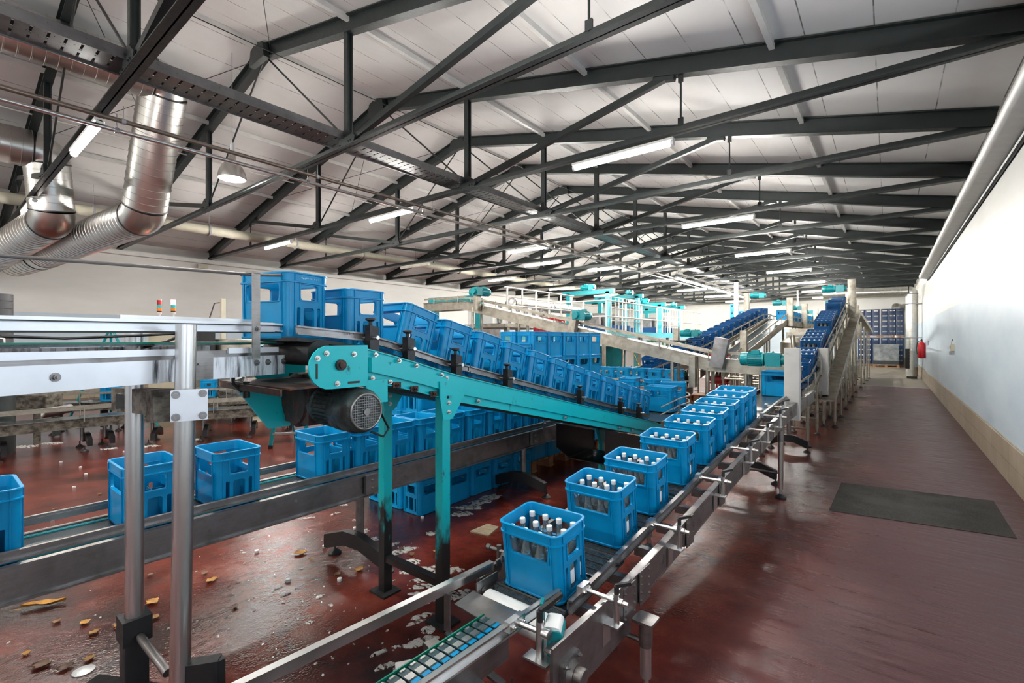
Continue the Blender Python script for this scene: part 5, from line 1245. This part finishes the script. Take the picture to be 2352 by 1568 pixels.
def gantry(name, label, x, y, w, h, d):
    t = thing(name, label, 'machine', (x, y, PZ)); 
    for sx in (-1, 1):
        for sy in (-1, 1): MB().box((x + sx * w / 2, y + sy * d / 2, PZ + h / 2), (.16, .16, h)).build('column', M['turq_pale'] if sx > 0 else M['turq_clean'], t, 0)
    mb = MB(); mb.box((x, y - d / 2, PZ + h), (w + .5, .16, .16)); mb.box((x, y + d / 2, PZ + h), (w + .5, .16, .16)); mb.box((x, y, PZ + h - .25), (w, .12, .12)); mb.build('cross_beam', M['turq_clean'], t, 0)
    mb = MB()
    for k in range(9): mb.tube((x + w / 2 + .12, y - d / 2 + d * k / 8, PZ), (x + w / 2 + .12, y - d / 2 + d * k / 8, PZ + h * .86), .018, 8)
    for z in (.3, .6, .86): mb.tube((x + w / 2 + .12, y - d / 2, PZ + h * z), (x + w / 2 + .12, y + d / 2, PZ + h * z), .018, 8)
    mb.build('guard_grid', M['white_paint'], t)
    mb = MB()
    for k in range(5): mb.box((x - .2 + .05 * k, y - d * .3 + d * .15 * k, PZ + .45 + .1 * (k % 2)), (w * .5, .16, .5))
    mb.build('gripper_head', M['steel_dirty'], t, 0)
    mb = MB()
    for k in range(4): mb.box((x, y - d * .35 + d * .23 * k, PZ + .16), (w * .8, .3, .3))
    mb.build('crate_table', M['crate_dark'], t, 0)
    gearmotor(t, (x - .3, y - d / 2, PZ + h + .2), (1, 0, 0), 1.3); gearmotor(t, (x + w / 2 - .1, y + d * .2, PZ + h + .12), (0, 1, 0), 1.1)
gantry('palletiser', 'nearer turquoise palletising machine with white guard bars on the platform', -9.0, 17.3, 1.7, 1.55, 2.6)
gantry('palletiser', 'further turquoise palletising machine with white guard bars on the platform', -9.0, 22.4, 1.7, 1.35, 2.6)
t = thing('lamp_box', 'small green glowing signal lamps below the platform edge', 'lamp', (px1 + .05, 16.4, PZ - .35))
mb = MB(); mb.box((px1 + .05, 18, PZ - .32), (.05, 4.2, .06)); mb.build('housing', M['turq_clean'], t, 0)
for y in (16.4, 19.3): MB().lathe([(.03, 0), (.04, .02), (.02, .05)], (px1 + .08, y, PZ - .33), (1, 0, 0), 12).build('lens', M['green_glow'], t)
t = thing('bottle_machine', 'turquoise machine body with pipes in the shade below the platform', 'machine', (-8.6, 18.5, 0))
MB().box((-8.6, 18.2, .75), (1.4, 3.2, 1.3)).build('housing', M['turq_clean'], t, 0)
MB().box((-7.86, 17.2, .8), (.05, .7, 1.0)).box((-7.86, 18.8, .8), (.05, 1.0, 1.0)).build('door', M['white_paint'], t, 0)
MB().path([(-7.8, 16.5, .2), (-7.8, 16.5, 1.3), (-7.8, 19.6, 1.4), (-7.8, 19.6, .2)], .05, 10).build('pipe_run', M['steel_beige'], t)
# stack of blue crates on the far side behind the platform
for k in range(4):
    for j in range(2):
        if k < 4 - j: crate('blue crate in the small far stack behind the crate train, %s tier, %s column' % (ORD[k], ORD[j]), (-5.9 + .36 * j, 25.0, PZ + .1 + .35 * k), 0, 'far small stack of crates')
t = thing('crate_stand', 'plain steel stand under the small far stack of crates', 'stand', (-5.7, 25, 0)); MB().box((-5.7, 25, PZ + .04), (.9, .5, .10)).build('top', M['steel_beige'], t, 0)
for x in (-6.1, -5.3):
    for y in (24.8, 25.2): MB().box((x, y, PZ / 2), (.06, .06, PZ)).build('leg', M['steel_beige'], t, 0)

# ================================================================ FILLING MACHINE at the left of the platform
t = thing('filling_machine', 'pale filling machine on a raised frame with white railings behind the cross conveyor', 'machine', (-9.4, 11.6, 0)); FZ = 2.12
MB().box((-9.4, 11.8, FZ - .05), (2.4, 3.6, .10)).build('deck', M['steel_beige'], t, 0)
MB().box((-9.4, 11.8, FZ + .30), (1.0, 3.0, .55)).build('housing', M['white_paint'], t, 0)
mb = MB()
for k in range(7): mb.tube((-8.88, 10.6 + .42 * k, FZ + .05), (-8.88, 10.6 + .42 * k, FZ + .55), .07, 12); mb.lathe([(.10, 0), (.10, .05)], (-8.88, 10.6 + .42 * k, FZ + .2), n=12)
mb.build('valve', M['steel_dirty'], t)
for k in range(6): MB().tube((-8.2, 10.1 + .68 * k, FZ), (-8.2, 10.1 + .68 * k, FZ + 1.0), .028, 8).build('railing_post', M['white_paint'], t)
mb = MB()
for z in (.5, 1.0): mb.tube((-8.2, 10.0, FZ + z), (-8.2, 13.6, FZ + z), .025, 8)
mb.build('handrail', M['white_paint'], t)
for x in (-10.4, -8.3):
    for y in (10.2, 11.8, 13.4): MB().box((x, y, FZ / 2 - .05), (.12, .12, FZ - .1)).build('leg', M['steel_beige'], t, 0)
mb = MB()
for y in (10.2, 11.8): mb.bar((-8.3, y, .5), (-8.3, y + 1.6, 1.9), .05, .05); mb.bar((-8.3, y, 1.6), (-8.3, y + 1.6, 1.6), .05, .06)
mb.build('brace', M['steel_dirty'], t, 0)
MB().box((-8.25, 12.2, 1.72), (.14, 4.4, .12)).build('edge_beam', M['turq_pale'], t, 0)
duct('bent spiral duct above the filling machine', [at_d(1168, 735, 14.5), at_d(1172, 696, 14.5), at_d(1262, 706, 16.0), at_d(1330, 712, 18)], .17, group=None)
# turquoise portal left of it
t = thing('portal_frame', 'turquoise portal frame standing behind the empty crates on the left', 'machine', (-9.9, 8.6, 0))
a, b2 = at_d(985, 692, 12.0), at_d(1100, 684, 12.6)
MB().bar(a, b2, .14, .16).build('cross_beam', M['turq_clean'], t, 0)
for p in (a.lerp(b2, .12), b2): MB().bar((p.x, p.y, 0), (p.x, p.y, p.z), .14, .14, Vector((0, 1, 0))).build('column', M['turq_clean'], t, 0)
gearmotor(t, b2 + Vector((-.2, -.1, .15)), (1, 0, 0), 1.3)
MB().box((a.x + .5, a.y + .9, 1.2), (1.4, 1.0, 1.5)).build('housing', M['steel_dirty'], t, 0)
# ================================================================ columns that carry the roof
for px, X, lab in ((1691, -5.6, 'left of the crate train top'), (1908, -2.7, 'behind the climbing conveyor'), (1832, -3.9, 'thin, between the far lines')):
    p = at_x(px, 700, X); t = thing('roof_column', 'white steel roof column ' + lab, 'column', (p.x, p.y, 0)); w = .16 if 'thin' not in lab else .08
    MB().box((p.x, p.y, ZB / 2), (w, w, ZB - .1)).build('shaft', M['white_paint'], t, 0); MB().box((p.x, p.y, .02), (.3, .3, .04)).build('base_plate', M['grey'], t, 0)

# ================================================================ END OF THE AISLE: pallets of dark blue crates
def far_block(label, x0, y0, nx, nz, z0, pit, dx, grp):
    for i in range(nx):
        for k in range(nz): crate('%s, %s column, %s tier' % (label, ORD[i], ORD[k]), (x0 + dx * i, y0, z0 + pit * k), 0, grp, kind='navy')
q = at_y(2000, 843, 37.4)
ex = q.x - .10
for j, (zz, nm) in enumerate(((0, 'lower'), (1.78, 'upper'))):
    for i, lab in ((0, 'left'), (1, 'right')):
        pallet('wooden pallet, %s, of the %s dark crate stack at the far end of the aisle' % (nm, lab), (ex + 1.16 * i - .02, 37.6, zz), 1.1, .8)
        far_block('dark crate, %s stack at the aisle end, %s pallet' % (lab, nm), ex + 1.16 * i - .37, 37.34, 3, 5, zz + .146, .322, .365, 'dark crates at the end of the aisle')
# film-wrapped load in front
wz = Vector((ex + .86, 36.2, 0))
pallet('wooden pallet under the film wrapped load at the end of the aisle', wz, 1.25, .85)
t = thing('wrapped_load', 'pallet load wrapped in crumpled clear plastic film in front of dark crates', 'wrapped load', wz + Vector((0, 0, .145)))
MB().rbox(wz + Vector((0, 0, .145 + .62)), (1.2, .8, 1.24), .05, None, 4, 2).build('film', M['film'], t, 30)
MB().box(wz + Vector((0, 0, .30)), (1.21, .81, .22)).build('lower_wrap', M['dark_steel'], t, 0)

# fire extinguisher on the right wall
ep = Vector((XR - .12, 24.2, .95))
t = thing('fire_extinguisher', 'red fire extinguisher hanging on the right wall near the tall duct', 'fire extinguisher', ep)
MB().lathe([(.06, 0), (.115, .02), (.125, .06), (.125, .50), (.10, .58), (.04, .63), (.035, .66)], ep, n=24).build('cylinder', M['red'], t)
MB().lathe([(.03, .66), (.035, .70), (.02, .74)], ep, n=12).bar(ep + Vector((0, 0, .70)), ep + Vector((-.02, -.14, .76)), .03, .02).build('valve', M['rubber'], t)
MB().path([ep + Vector((-.03, 0, .69)), ep + Vector((-.13, 0, .62)), ep + Vector((-.15, -.02, .40)), ep + Vector((-.13, -.05, .15))], .014, 8).build('hose', M['rubber'], t)
MB().box(ep + Vector((.11, 0, .35)), (.02, .10, .5)).build('wall_bracket', M['grey'], t, 0)
MB().box(ep + Vector((-.125, 0, .30)), (.004, .12, .20)).build('label', M['label'], t, 0)
# socket box on the right wall
bp = at_x(2187, 800, XR - .03)
t = thing('socket_box', 'small grey electrical socket box with lead on the pale blue right wall', 'socket box', bp)
MB().rbox(bp + Vector((0, 0, .02)), (.06, .14, .16), .012, None, 3, 0).build('housing', M['beige'], t, 30)
MB().rbox(bp + Vector((-.035, -.02, .03)), (.02, .07, .07), .01, None, 3, 0).rbox(bp + Vector((-.02, .02, -.10)), (.06, .08, .07), .012, None, 3, 0).build('socket', M['grey'], t, 30)
MB().path([bp + Vector((-.01, -.03, .10)), bp + Vector((-.01, -.08, .16)), bp + Vector((0.0, -.10, .20))], .006, 6).build('lead', M['rubber'], t)
tag(MB().box((XR - .008, 22.6, 1.55), (.016, .09, .16)).build('wall_switch', M['grey'], smooth=0), 'small grey wall switch below the fire extinguisher line on the right wall', 'switch')
# small panel of floor repair
fp = [at_z(1932, 1108, .002), at_z(2282, 1150, .002), at_z(2336, 1236, .002), at_z(1904, 1172, .002)]
mb = MB(); mb.add([(p.x, p.y, .0005) for p in fp] + [(p.x, p.y, .004) for p in fp], [(3, 2, 1, 0), (4, 5, 6, 7), (0, 1, 5, 4), (1, 2, 6, 5), (2, 3, 7, 6), (3, 0, 4, 7)])
tag(mb.build('floor_patch', M['tarmac'], smooth=0), 'rough dark grey repair patch in the red aisle floor', 'floor patch')
mb = MB(); mb.box(((XL + XR) / 2, YC, .002), (XR - XL, .06, .004)); tag(mb.build('trim_4', M['white_paint'], smooth=0), kind='structure')
fq = [at_z(1080, 1222), at_z(1120, 1205), at_z(1146, 1212), at_z(1122, 1232)]
mb = MB(); mb.add([(p.x, p.y, .001) for p in fq] + [(p.x, p.y, .012) for p in fq], [(3, 2, 1, 0), (4, 5, 6, 7), (0, 1, 5, 4), (1, 2, 6, 5), (2, 3, 7, 6), (3, 0, 4, 7)])
tag(mb.build('wet_cardboard', M['pale_patch'], smooth=0), 'flat piece of pale wet cardboard on the floor left of the nearest crate', 'cardboard')

# ================================================================ LEFT BACKGROUND
def line(px, py, d): return at_d(px, py, d)
a, b2 = at_d(-60, 977, 6.5), at_d(690, 925, 9.3); z = .50
def set_z(v, z): return Vector((v.x, v.y, z))
LP = [set_z(at_z(-120, 985, z), z), set_z(at_z(260, 950, z), z), set_z(at_z(690, 928, z), z)]
conveyor('low_conveyor', 'low grimy conveyor in the left background with wet floor below', LP, w=.36, beam=.15, mat='grime', legs=(.1, .3, .36, .5, .66, .82, .95), rail_h=.14, foot='spreader', railmat='steel_beige')
LQ = [set_z(at_z(-150, 937, .55), .55), set_z(at_z(300, 917, .55), .55), set_z(at_z(760, 900, .55), .55)]
t = conveyor('low_conveyor', 'second low conveyor further back at left carrying two lone blue crates', LQ, w=.40, beam=.15, mat='grime', legs=(.1, .25, .4, .55, .7, .85), rail_h=.16, railmat='steel_beige')
for px, lb in ((256, 'left one of two'), (480, 'right one of two')):
    p = at_z(px, 920, .55); q = LQ[0].lerp(LQ[-1], (px + 150) / 910.0); dd = (LQ[1] - LQ[0])
    u = min((LQ[0].lerp(LQ[1], k / 100) if k <= 100 else LQ[1].lerp(LQ[2], (k - 100) / 100) for k in range(201)), key=lambda v: abs((v.x * CT + v.y * ST) / (-v.x * ST + v.y * CT) - (px - CX) / F))
    lc = crate('blue crate on the background conveyor at left, ' + lb, (u.x, u.y, .554), math.atan2(dd.y, dd.x) + math.pi / 2, 'lone crates in the left background')
    if px == 480: MB().lathe([(.028, 0), (.028, .002)], (CL / 2 - .004, .01, .10), (1, 0, 0), 9).box((CL / 2 - .003, -.01, .135), (.002, .04, .02)).build('white_emblem', M['label'], lc, 0, local=True)
MB_ = MB
for px, py, d, lb in ((95, 945, 8.0, 'left'), (210, 930, 8.8, 'right')):
    p = at_d(px, py, d); t = thing('drive_unit', 'grey drive motor under the left background conveyor, %s one' % lb, 'motor', (p.x, p.y, 0))
    MB().lathe([(.05, -.01), (.10, 0), (.115, .03), (.115, .30), (.09, .32), (.09, .45)], p, (-.5, .8, 0), 20).build('motor', M['steel_dirty'], t)
    MB().lathe([(.0, 0), (.04, 0), (.04, .01), (.085, .01), (.085, .0), (.1, .0)], p + Vector((.008, -.015, 0)), (.5, -.8, 0), 20).build('fan_grille', M['white_paint'], t)
    MB().box((p.x - .1, p.y + .2, p.z / 2 - .05), (.10, .10, max(.1, p.z - .15))).build('leg', M['dark_steel'], t, 0)
p = at_d(85, 920, 7.6); t = thing('motor_guard', 'grey sheet steel guard box on the background conveyor at far left', 'guard', (p.x, p.y, 0))
MB().rbox(p, (.55, .30, .20), .01, Matrix.Rotation(math.radians(40), 3, 'Z'), 2, 2).build('housing', M['grime'], t, 0); MB().box((p.x, p.y, p.z / 2 - .05), (.08, .08, p.z - .1)).build('leg', M['grime'], t, 0)
# control cabinet with signal towers
cp = at_d(430, 778, 10.6); t = thing('control_cabinet', 'beige control cabinet with a grey button panel behind the left steel conveyor', 'cabinet', (cp.x, cp.y, 0))
Rc = Matrix.Rotation(math.radians(30), 3, 'Z')
def cl_(x, y, z): return Vector((cp.x, cp.y, 0)) + Rc @ Vector((x, y, z))
MB().rbox(cl_(-.35, .2, 1.08), (1.2, .5, 2.16), .01, Rc, 2, 2).build('housing', M['beige'], t, 30)
MB().box(cl_(-.12, -.06, 1.45), (.30, .02, .75), Rc).build('button_panel', M['grey'], t, 0)
mb = MB()
for i in range(3):
    for k in range(4): mb.lathe([(.022, 0), (.022, .02)], cl_(-.22 + .09 * i, -.075, 1.30 + .10 * k), Rc @ Vector((0, -1, 0)), 10)
mb.build('button', M['red'], t)
for px, lit, lb in ((366, False, 'unlit, left of the pair'), (398, True, 'with its red lens lit, right of the pair')):
    p = at_d(px, 722, 10.4 + .0); s = thing('signal_tower', 'red teal and amber signal tower light, ' + lb, 'signal light', p)
    MB().tube(p - Vector((0, 0, .45)), p + Vector((0, 0, .02)), .022, 10).tube(p + Vector((0, 0, .02)), p + Vector((0, 0, .06)), .045, 14).build('stem', M['white_paint'], s)
    MB().tube(p + Vector((0, 0, .045)), p + Vector((0, 0, .075)), .047, 16).build('base', M['rubber'], s)
    for nm, m_, z in (('amber_lens', M['amber'], .078), ('teal_lens', M['teal_lens'], .148), ('red_lens', M['red_lit'] if lit else M['red_lens'], .215)):
        MB().tube(p + Vector((0, 0, z)), p + Vector((0, 0, z + (.065 if z < .2 else .10))), .046, 16).build(nm, m_, s)
    MB().tube(p + Vector((0, 0, .316)), p + Vector((0, 0, .325)), .047, 16).build('top_cap', M['white_paint'], s)
# stainless drum machine right of the cabinet
p = at_d(536, 790, 10.8); t = thing('rinser_drum', 'round stainless rinser drum behind the left steel conveyor', 'machine', (p.x, p.y, 0))
MB().lathe([(.45, 1.05), (.45, 1.62), (.47, 1.63), (.47, 1.68), (.40, 1.70)], (p.x, p.y, 0), n=30).build('drum', M['steel_beige'], t)
MB().lathe([(.25, 0), (.3, .05), (.3, 1.05)], (p.x, p.y, 0), n=20).build('base', M['steel_dirty'], t)
p2 = at_d(472, 783, 10.2); MB().box((p2.x, p2.y, 1.4), (.28, .28, .9)).build('drive_box', M['rubber'], t, 0)
p2 = at_d(512, 728, 10.6); t = thing('guide_pole', 'beige upright pole with a thin stay above the rinser drum', 'pole', (p2.x, p2.y, 1.6)); MB().bar((p2.x, p2.y, 1.6), (p2.x, p2.y, 2.60), .09, .09, Vector((0, 1, 0))).build('shaft', M['cream'], t, 0)
MB().path([(p2.x - .02, p2.y, 2.52), (p2.x - .2, p2.y - .1, 2.5), (p2.x - .38, p2.y - .2, 1.95)], .014, 6).build('stay', M['steel_dirty'], t)
# dark ribbed column at the far left edge
p = at_d(-8, 790, 7.0); t = thing('ribbed_column', 'dark grey ribbed column on a round base at the far left edge', 'column', (p.x, p.y, 0))
MB().lathe([(.17, 1.6)] + [v for k in range(7) for v in ((.175, 1.6 + .11 * k), (.175, 1.70 + .11 * k), (.17, 1.705 + .11 * k))], (p.x, p.y, 0), n=28).build('shaft', M['col_grey'], t)
MB().lathe([(.44, 1.54), (.46, 1.55), (.46, 1.60), (.44, 1.61)], (p.x, p.y, 0), n=28).lathe([(.2, 0), (.2, 1.54)], (p.x, p.y, 0), n=20).build('base', M['dark_steel'], t)
MB().path([(p.x + .17, p.y, 1.72), (p.x + .40, p.y + .05, 1.70), (p.x + .42, p.y + .05, 1.60)], .012, 6).build('handle', M['steel'], t)
for m_ in (): pass
# teal tripod stand
p = at_d(255, 760, 9.0); t = thing('tripod_stand', 'thin teal tripod stand in front of the pale blue left wall', 'stand', (p.x, p.y, 0))
for k, (px, py) in enumerate(((150, 930), (255, 930), (365, 930))): q = at_d(px, py, 9.0 + .4 * (k == 1)); MB().tube(p + Vector((0, 0, .10)), (q.x, q.y, 0), .022, 8).build('leg', M['turq_clean'], t)
# step ladder
t = thing('step_ladder', 'teal step ladder standing on the wet floor left of the drive motor', 'ladder', at_z(660, 1030))
f1, f2 = at_z(621, 1030), at_z(697, 1028); h1, h2 = at_d(652, 850, 6.9), at_d(722, 850, 7.1); n_ = (f2 - f1).normalized()
for f, h in ((f1, h1), (f2, h2)):
    o = MB().bar(f + Vector((0, 0, .02)), h, .04, .05, n_).build('stile', M['turq_clean'], t, 0); MB().bar(f, f + (h - f) * .05, .055, .06, n_).build('foot', M['rubber'], o, 0)
for k in range(1, 5): MB().bar(f1.lerp(h1, k / 5), f2.lerp(h2, k / 5), .06, .025).build('step', M['steel_dirty'], t, 0)
bk = Vector((-.3, .55, 0))
for f, h in ((f1, h1), (f2, h2)): MB().bar(f + bk + Vector((0, 0, .02)), h, .03, .03, n_).build('rear_leg', M['turq_clean'], t, 0)
# glazed guard cabinet behind the ladder
p = at_d(510, 890, 10.5); t = thing('guard_housing', 'grey green machine housing with windows behind the background conveyors', 'machine', (p.x, p.y, 0))
MB().box((p.x, p.y + .4, .75), (3.0, .9, 1.0)).build('housing', M['grime'], t, 0)
mb = MB()
for k in range(4): mb.box((p.x - 1.1 + .72 * k, p.y - .06, .85), (.6, .02, .6))
mb.build('window', M['film'], t, 0)
for x in (-1.3, 0, 1.3): MB().lathe([(.16, 0), (.14, .04), (.08, .25)], (p.x + x, p.y + .2, 0), n=16).build('leg', M['beige'], t)
# switch box on the left wall
q = at_x(466, 612, XL + .06); tag(MB().box(q, (.06, .30, .14)).build('wall_box', M['cream'], smooth=0), 'small pale box high on the left wall', 'box')

# ================================================================ LITTER on the wet floor
def leaf(p, s, ang, mat, label, curl=.25):
    wf = .12 if s > .2 else .38
    n = 9; vs = []; fs = []
    for k in range(n):
        u = k / (n - 1); w = math.sin(u * math.pi) ** .7 * wf * (1 + .25 * math.sin(u * 14)); zz = .006 + curl * s * (.2 * abs(math.sin(u * 3 + ang)))
        for v in (-1, -.33, .33, 1): vs.append(Vector(((u - .5) * s, v * w * s, zz + curl * s * .28 * v * v)))
    for k in range(n - 1):
        for j in range(3): fs.append((4 * k + j, 4 * k + j + 1, 4 * k + j + 5, 4 * k + j + 4))
    R = Matrix.Rotation(ang, 3, 'Z'); m2 = len(vs)
    vv = [Vector(p) + R @ v for v in vs]; vv += [v + Vector((0, 0, .0025)) for v in vv]
    fs += [tuple(i + m2 for i in f)[::-1] for f in fs]
    mb = MB(); mb.add(vv, fs); st = Vector(p) + R @ Vector((-.5 * s, 0, .008)); mb.tube(st, st + R @ Vector((-.25 * s, .03 * s, 0)), .0015, 5)
    o = mb.build('dry_leaf', mat); tag(o, label, 'leaf', 'dry leaves on the wet floor'); return o
def where(px, py):
    side = 'left of the two posts' if px < 285 else ('between posts and rail' if px < 480 else ('right of the posts' if px < 700 else 'near the turquoise legs'))
    return side
LF = [(100, 1392, .26, 0), (270, 1438, .06, 0), (350, 1385, .10, 0), (130, 1430, .06, 1), (195, 1432, .07, 0), (60, 1503, .05, 0), (215, 1455, .06, 0), (95, 1530, .10, 1), (150, 1535, .08, 1), (205, 1515, .07, 0),
      (345, 1322, .05, 1), (485, 1335, .09, 0), (355, 1420, .07, 0), (470, 1318, .06, 1), (690, 1272, .11, 0), (825, 1310, .09, 0), (775, 1320, .06, 1), (715, 1285, .05, 0), (1000, 1268, .05, 0), (920, 1262, .06, 1), (1090, 1080, .06, 0), (945, 1275, .07, 1), (150, 1220, .05, 0), (160, 1232, .06, 1), (125, 1170, .05, 1), (230, 1135, .04, 0), (540, 1395, .06, 1), (505, 1545, .05, 0)]
for k, (px, py, s, b2) in enumerate(LF):
    p = at_z(px, py, 0)
    leaf(p, s * .85, math.radians(62) if s > .2 else random.uniform(0, 6.28), M['leaf_brown'] if b2 else M['leaf'], '%s dry leaf on the floor %s, %s from the left' % ('brown' if b2 else 'yellow', where(px, py), ORD[sum(1 for q in LF if q[0] < px and q[3] == b2 and where(*q[:2]) == where(px, py))]))
CP_ = [(192, 1541), (780, 1333), (662, 1335), (170, 1120), (140, 1062), (185, 1074), (197, 1090), (250, 1063), (285, 1038), (590, 1268), (745, 1257), (815, 1215), (1005, 1255), (120, 1195), (970, 1190)]
for k, (px, py) in enumerate(CP_):
    p = at_z(px, py, 0); mb = MB(); a = random.uniform(0, 6)
    if k in (0,): mb.lathe([(.045, .0), (.047, .004), (.02, .009)], p, n=14)
    else: mb.lathe([(.016, 0), (.017, .003), (.0165, .018), (.011, .020)], p, n=12)
    tag(mb.build('floor_litter', M['cap']), '%s white cap on the wet floor, %s counted from the left' % ('flat' if k == 0 else 'loose', ORD[sum(1 for q in CP_ if q[0] < px)]), 'litter', 'loose caps on the floor')
# soap foam lying in lobes
def blob(mb, c, r, sq=1.0, ang=0.0):
    n = 26; ph = random.uniform(0, 6); h = .004 + .003 * random.random(); ring1 = []; ring2 = []
    for k in range(n):
        a = 2 * math.pi * k / n; rr = r * (1 + .28 * math.sin(2 * a + ph) + .18 * math.sin(5 * a + 2 * ph) + .10 * math.sin(9 * a + ph))
        x, y = rr * math.cos(a), rr * math.sin(a) * sq; x, y = x * math.cos(ang) - y * math.sin(ang), x * math.sin(ang) + y * math.cos(ang)
        ring1.append((c.x + x, c.y + y, .0005)); ring2.append((c.x + x * .88, c.y + y * .88, h))
    mb.add(ring1 + ring2 + [(c.x, c.y, h * 1.2)], [(k, (k + 1) % n, n + (k + 1) % n, n + k) for k in range(n)] + [(n + k, n + (k + 1) % n, 2 * n) for k in range(n)])
mb = MB()
FO = [(690, 1180, .10), (660, 1170, .08), (705, 1190, .06), (835, 1220, .07), (850, 1240, .09), (870, 1255, .08), (905, 1250, .06), (925, 1265, .10), (945, 1290, .08), (960, 1310, .11), (975, 1330, .10), (985, 1345, .12), (965, 1365, .09), (990, 1375, .08), (970, 1415, .07), (955, 1430, .06), (985, 1445, .07), (975, 1470, .07), (950, 1480, .05), (930, 1485, .04), (885, 1530, .06), (870, 1500, .05), (915, 1535, .03), (1050, 1370, .09), (1030, 1365, .07), (1075, 1360, .06), (1030, 1310, .09), (1010, 1300, .07), (990, 1225, .06), (1075, 1165, .16), (1110, 1150, .18), (1060, 1180, .12), (1130, 1140, .12), (790, 1160, .04), (770, 1180, .05), (815, 1195, .03), (560, 1270, .02), (640, 1350, .03), (655, 1365, .03), (735, 1370, .025), (710, 1430, .03), (760, 1390, .02), (330, 1025, .25), (250, 1030, .18), (120, 1018, .22), (60, 1025, .2), (430, 1010, .2)]
for px, py, r in FO: blob(mb, at_z(px, py, 0), r * random.uniform(.7, 1.0), random.uniform(.35, .7), math.radians(random.uniform(40, 80)))
for k in range(170):
    px = random.gauss(720, 260); py = random.uniform(1220, 1560)
    if px > 1150: continue
    blob(mb, at_z(px, py, 0), random.uniform(.002, .010), random.uniform(.3, .9), random.uniform(0, 3))
tag(mb.build('soap_foam', M['foam']), 'white soap foam lying in lobes and flecks over the wet red floor', 'foam', kind='stuff')
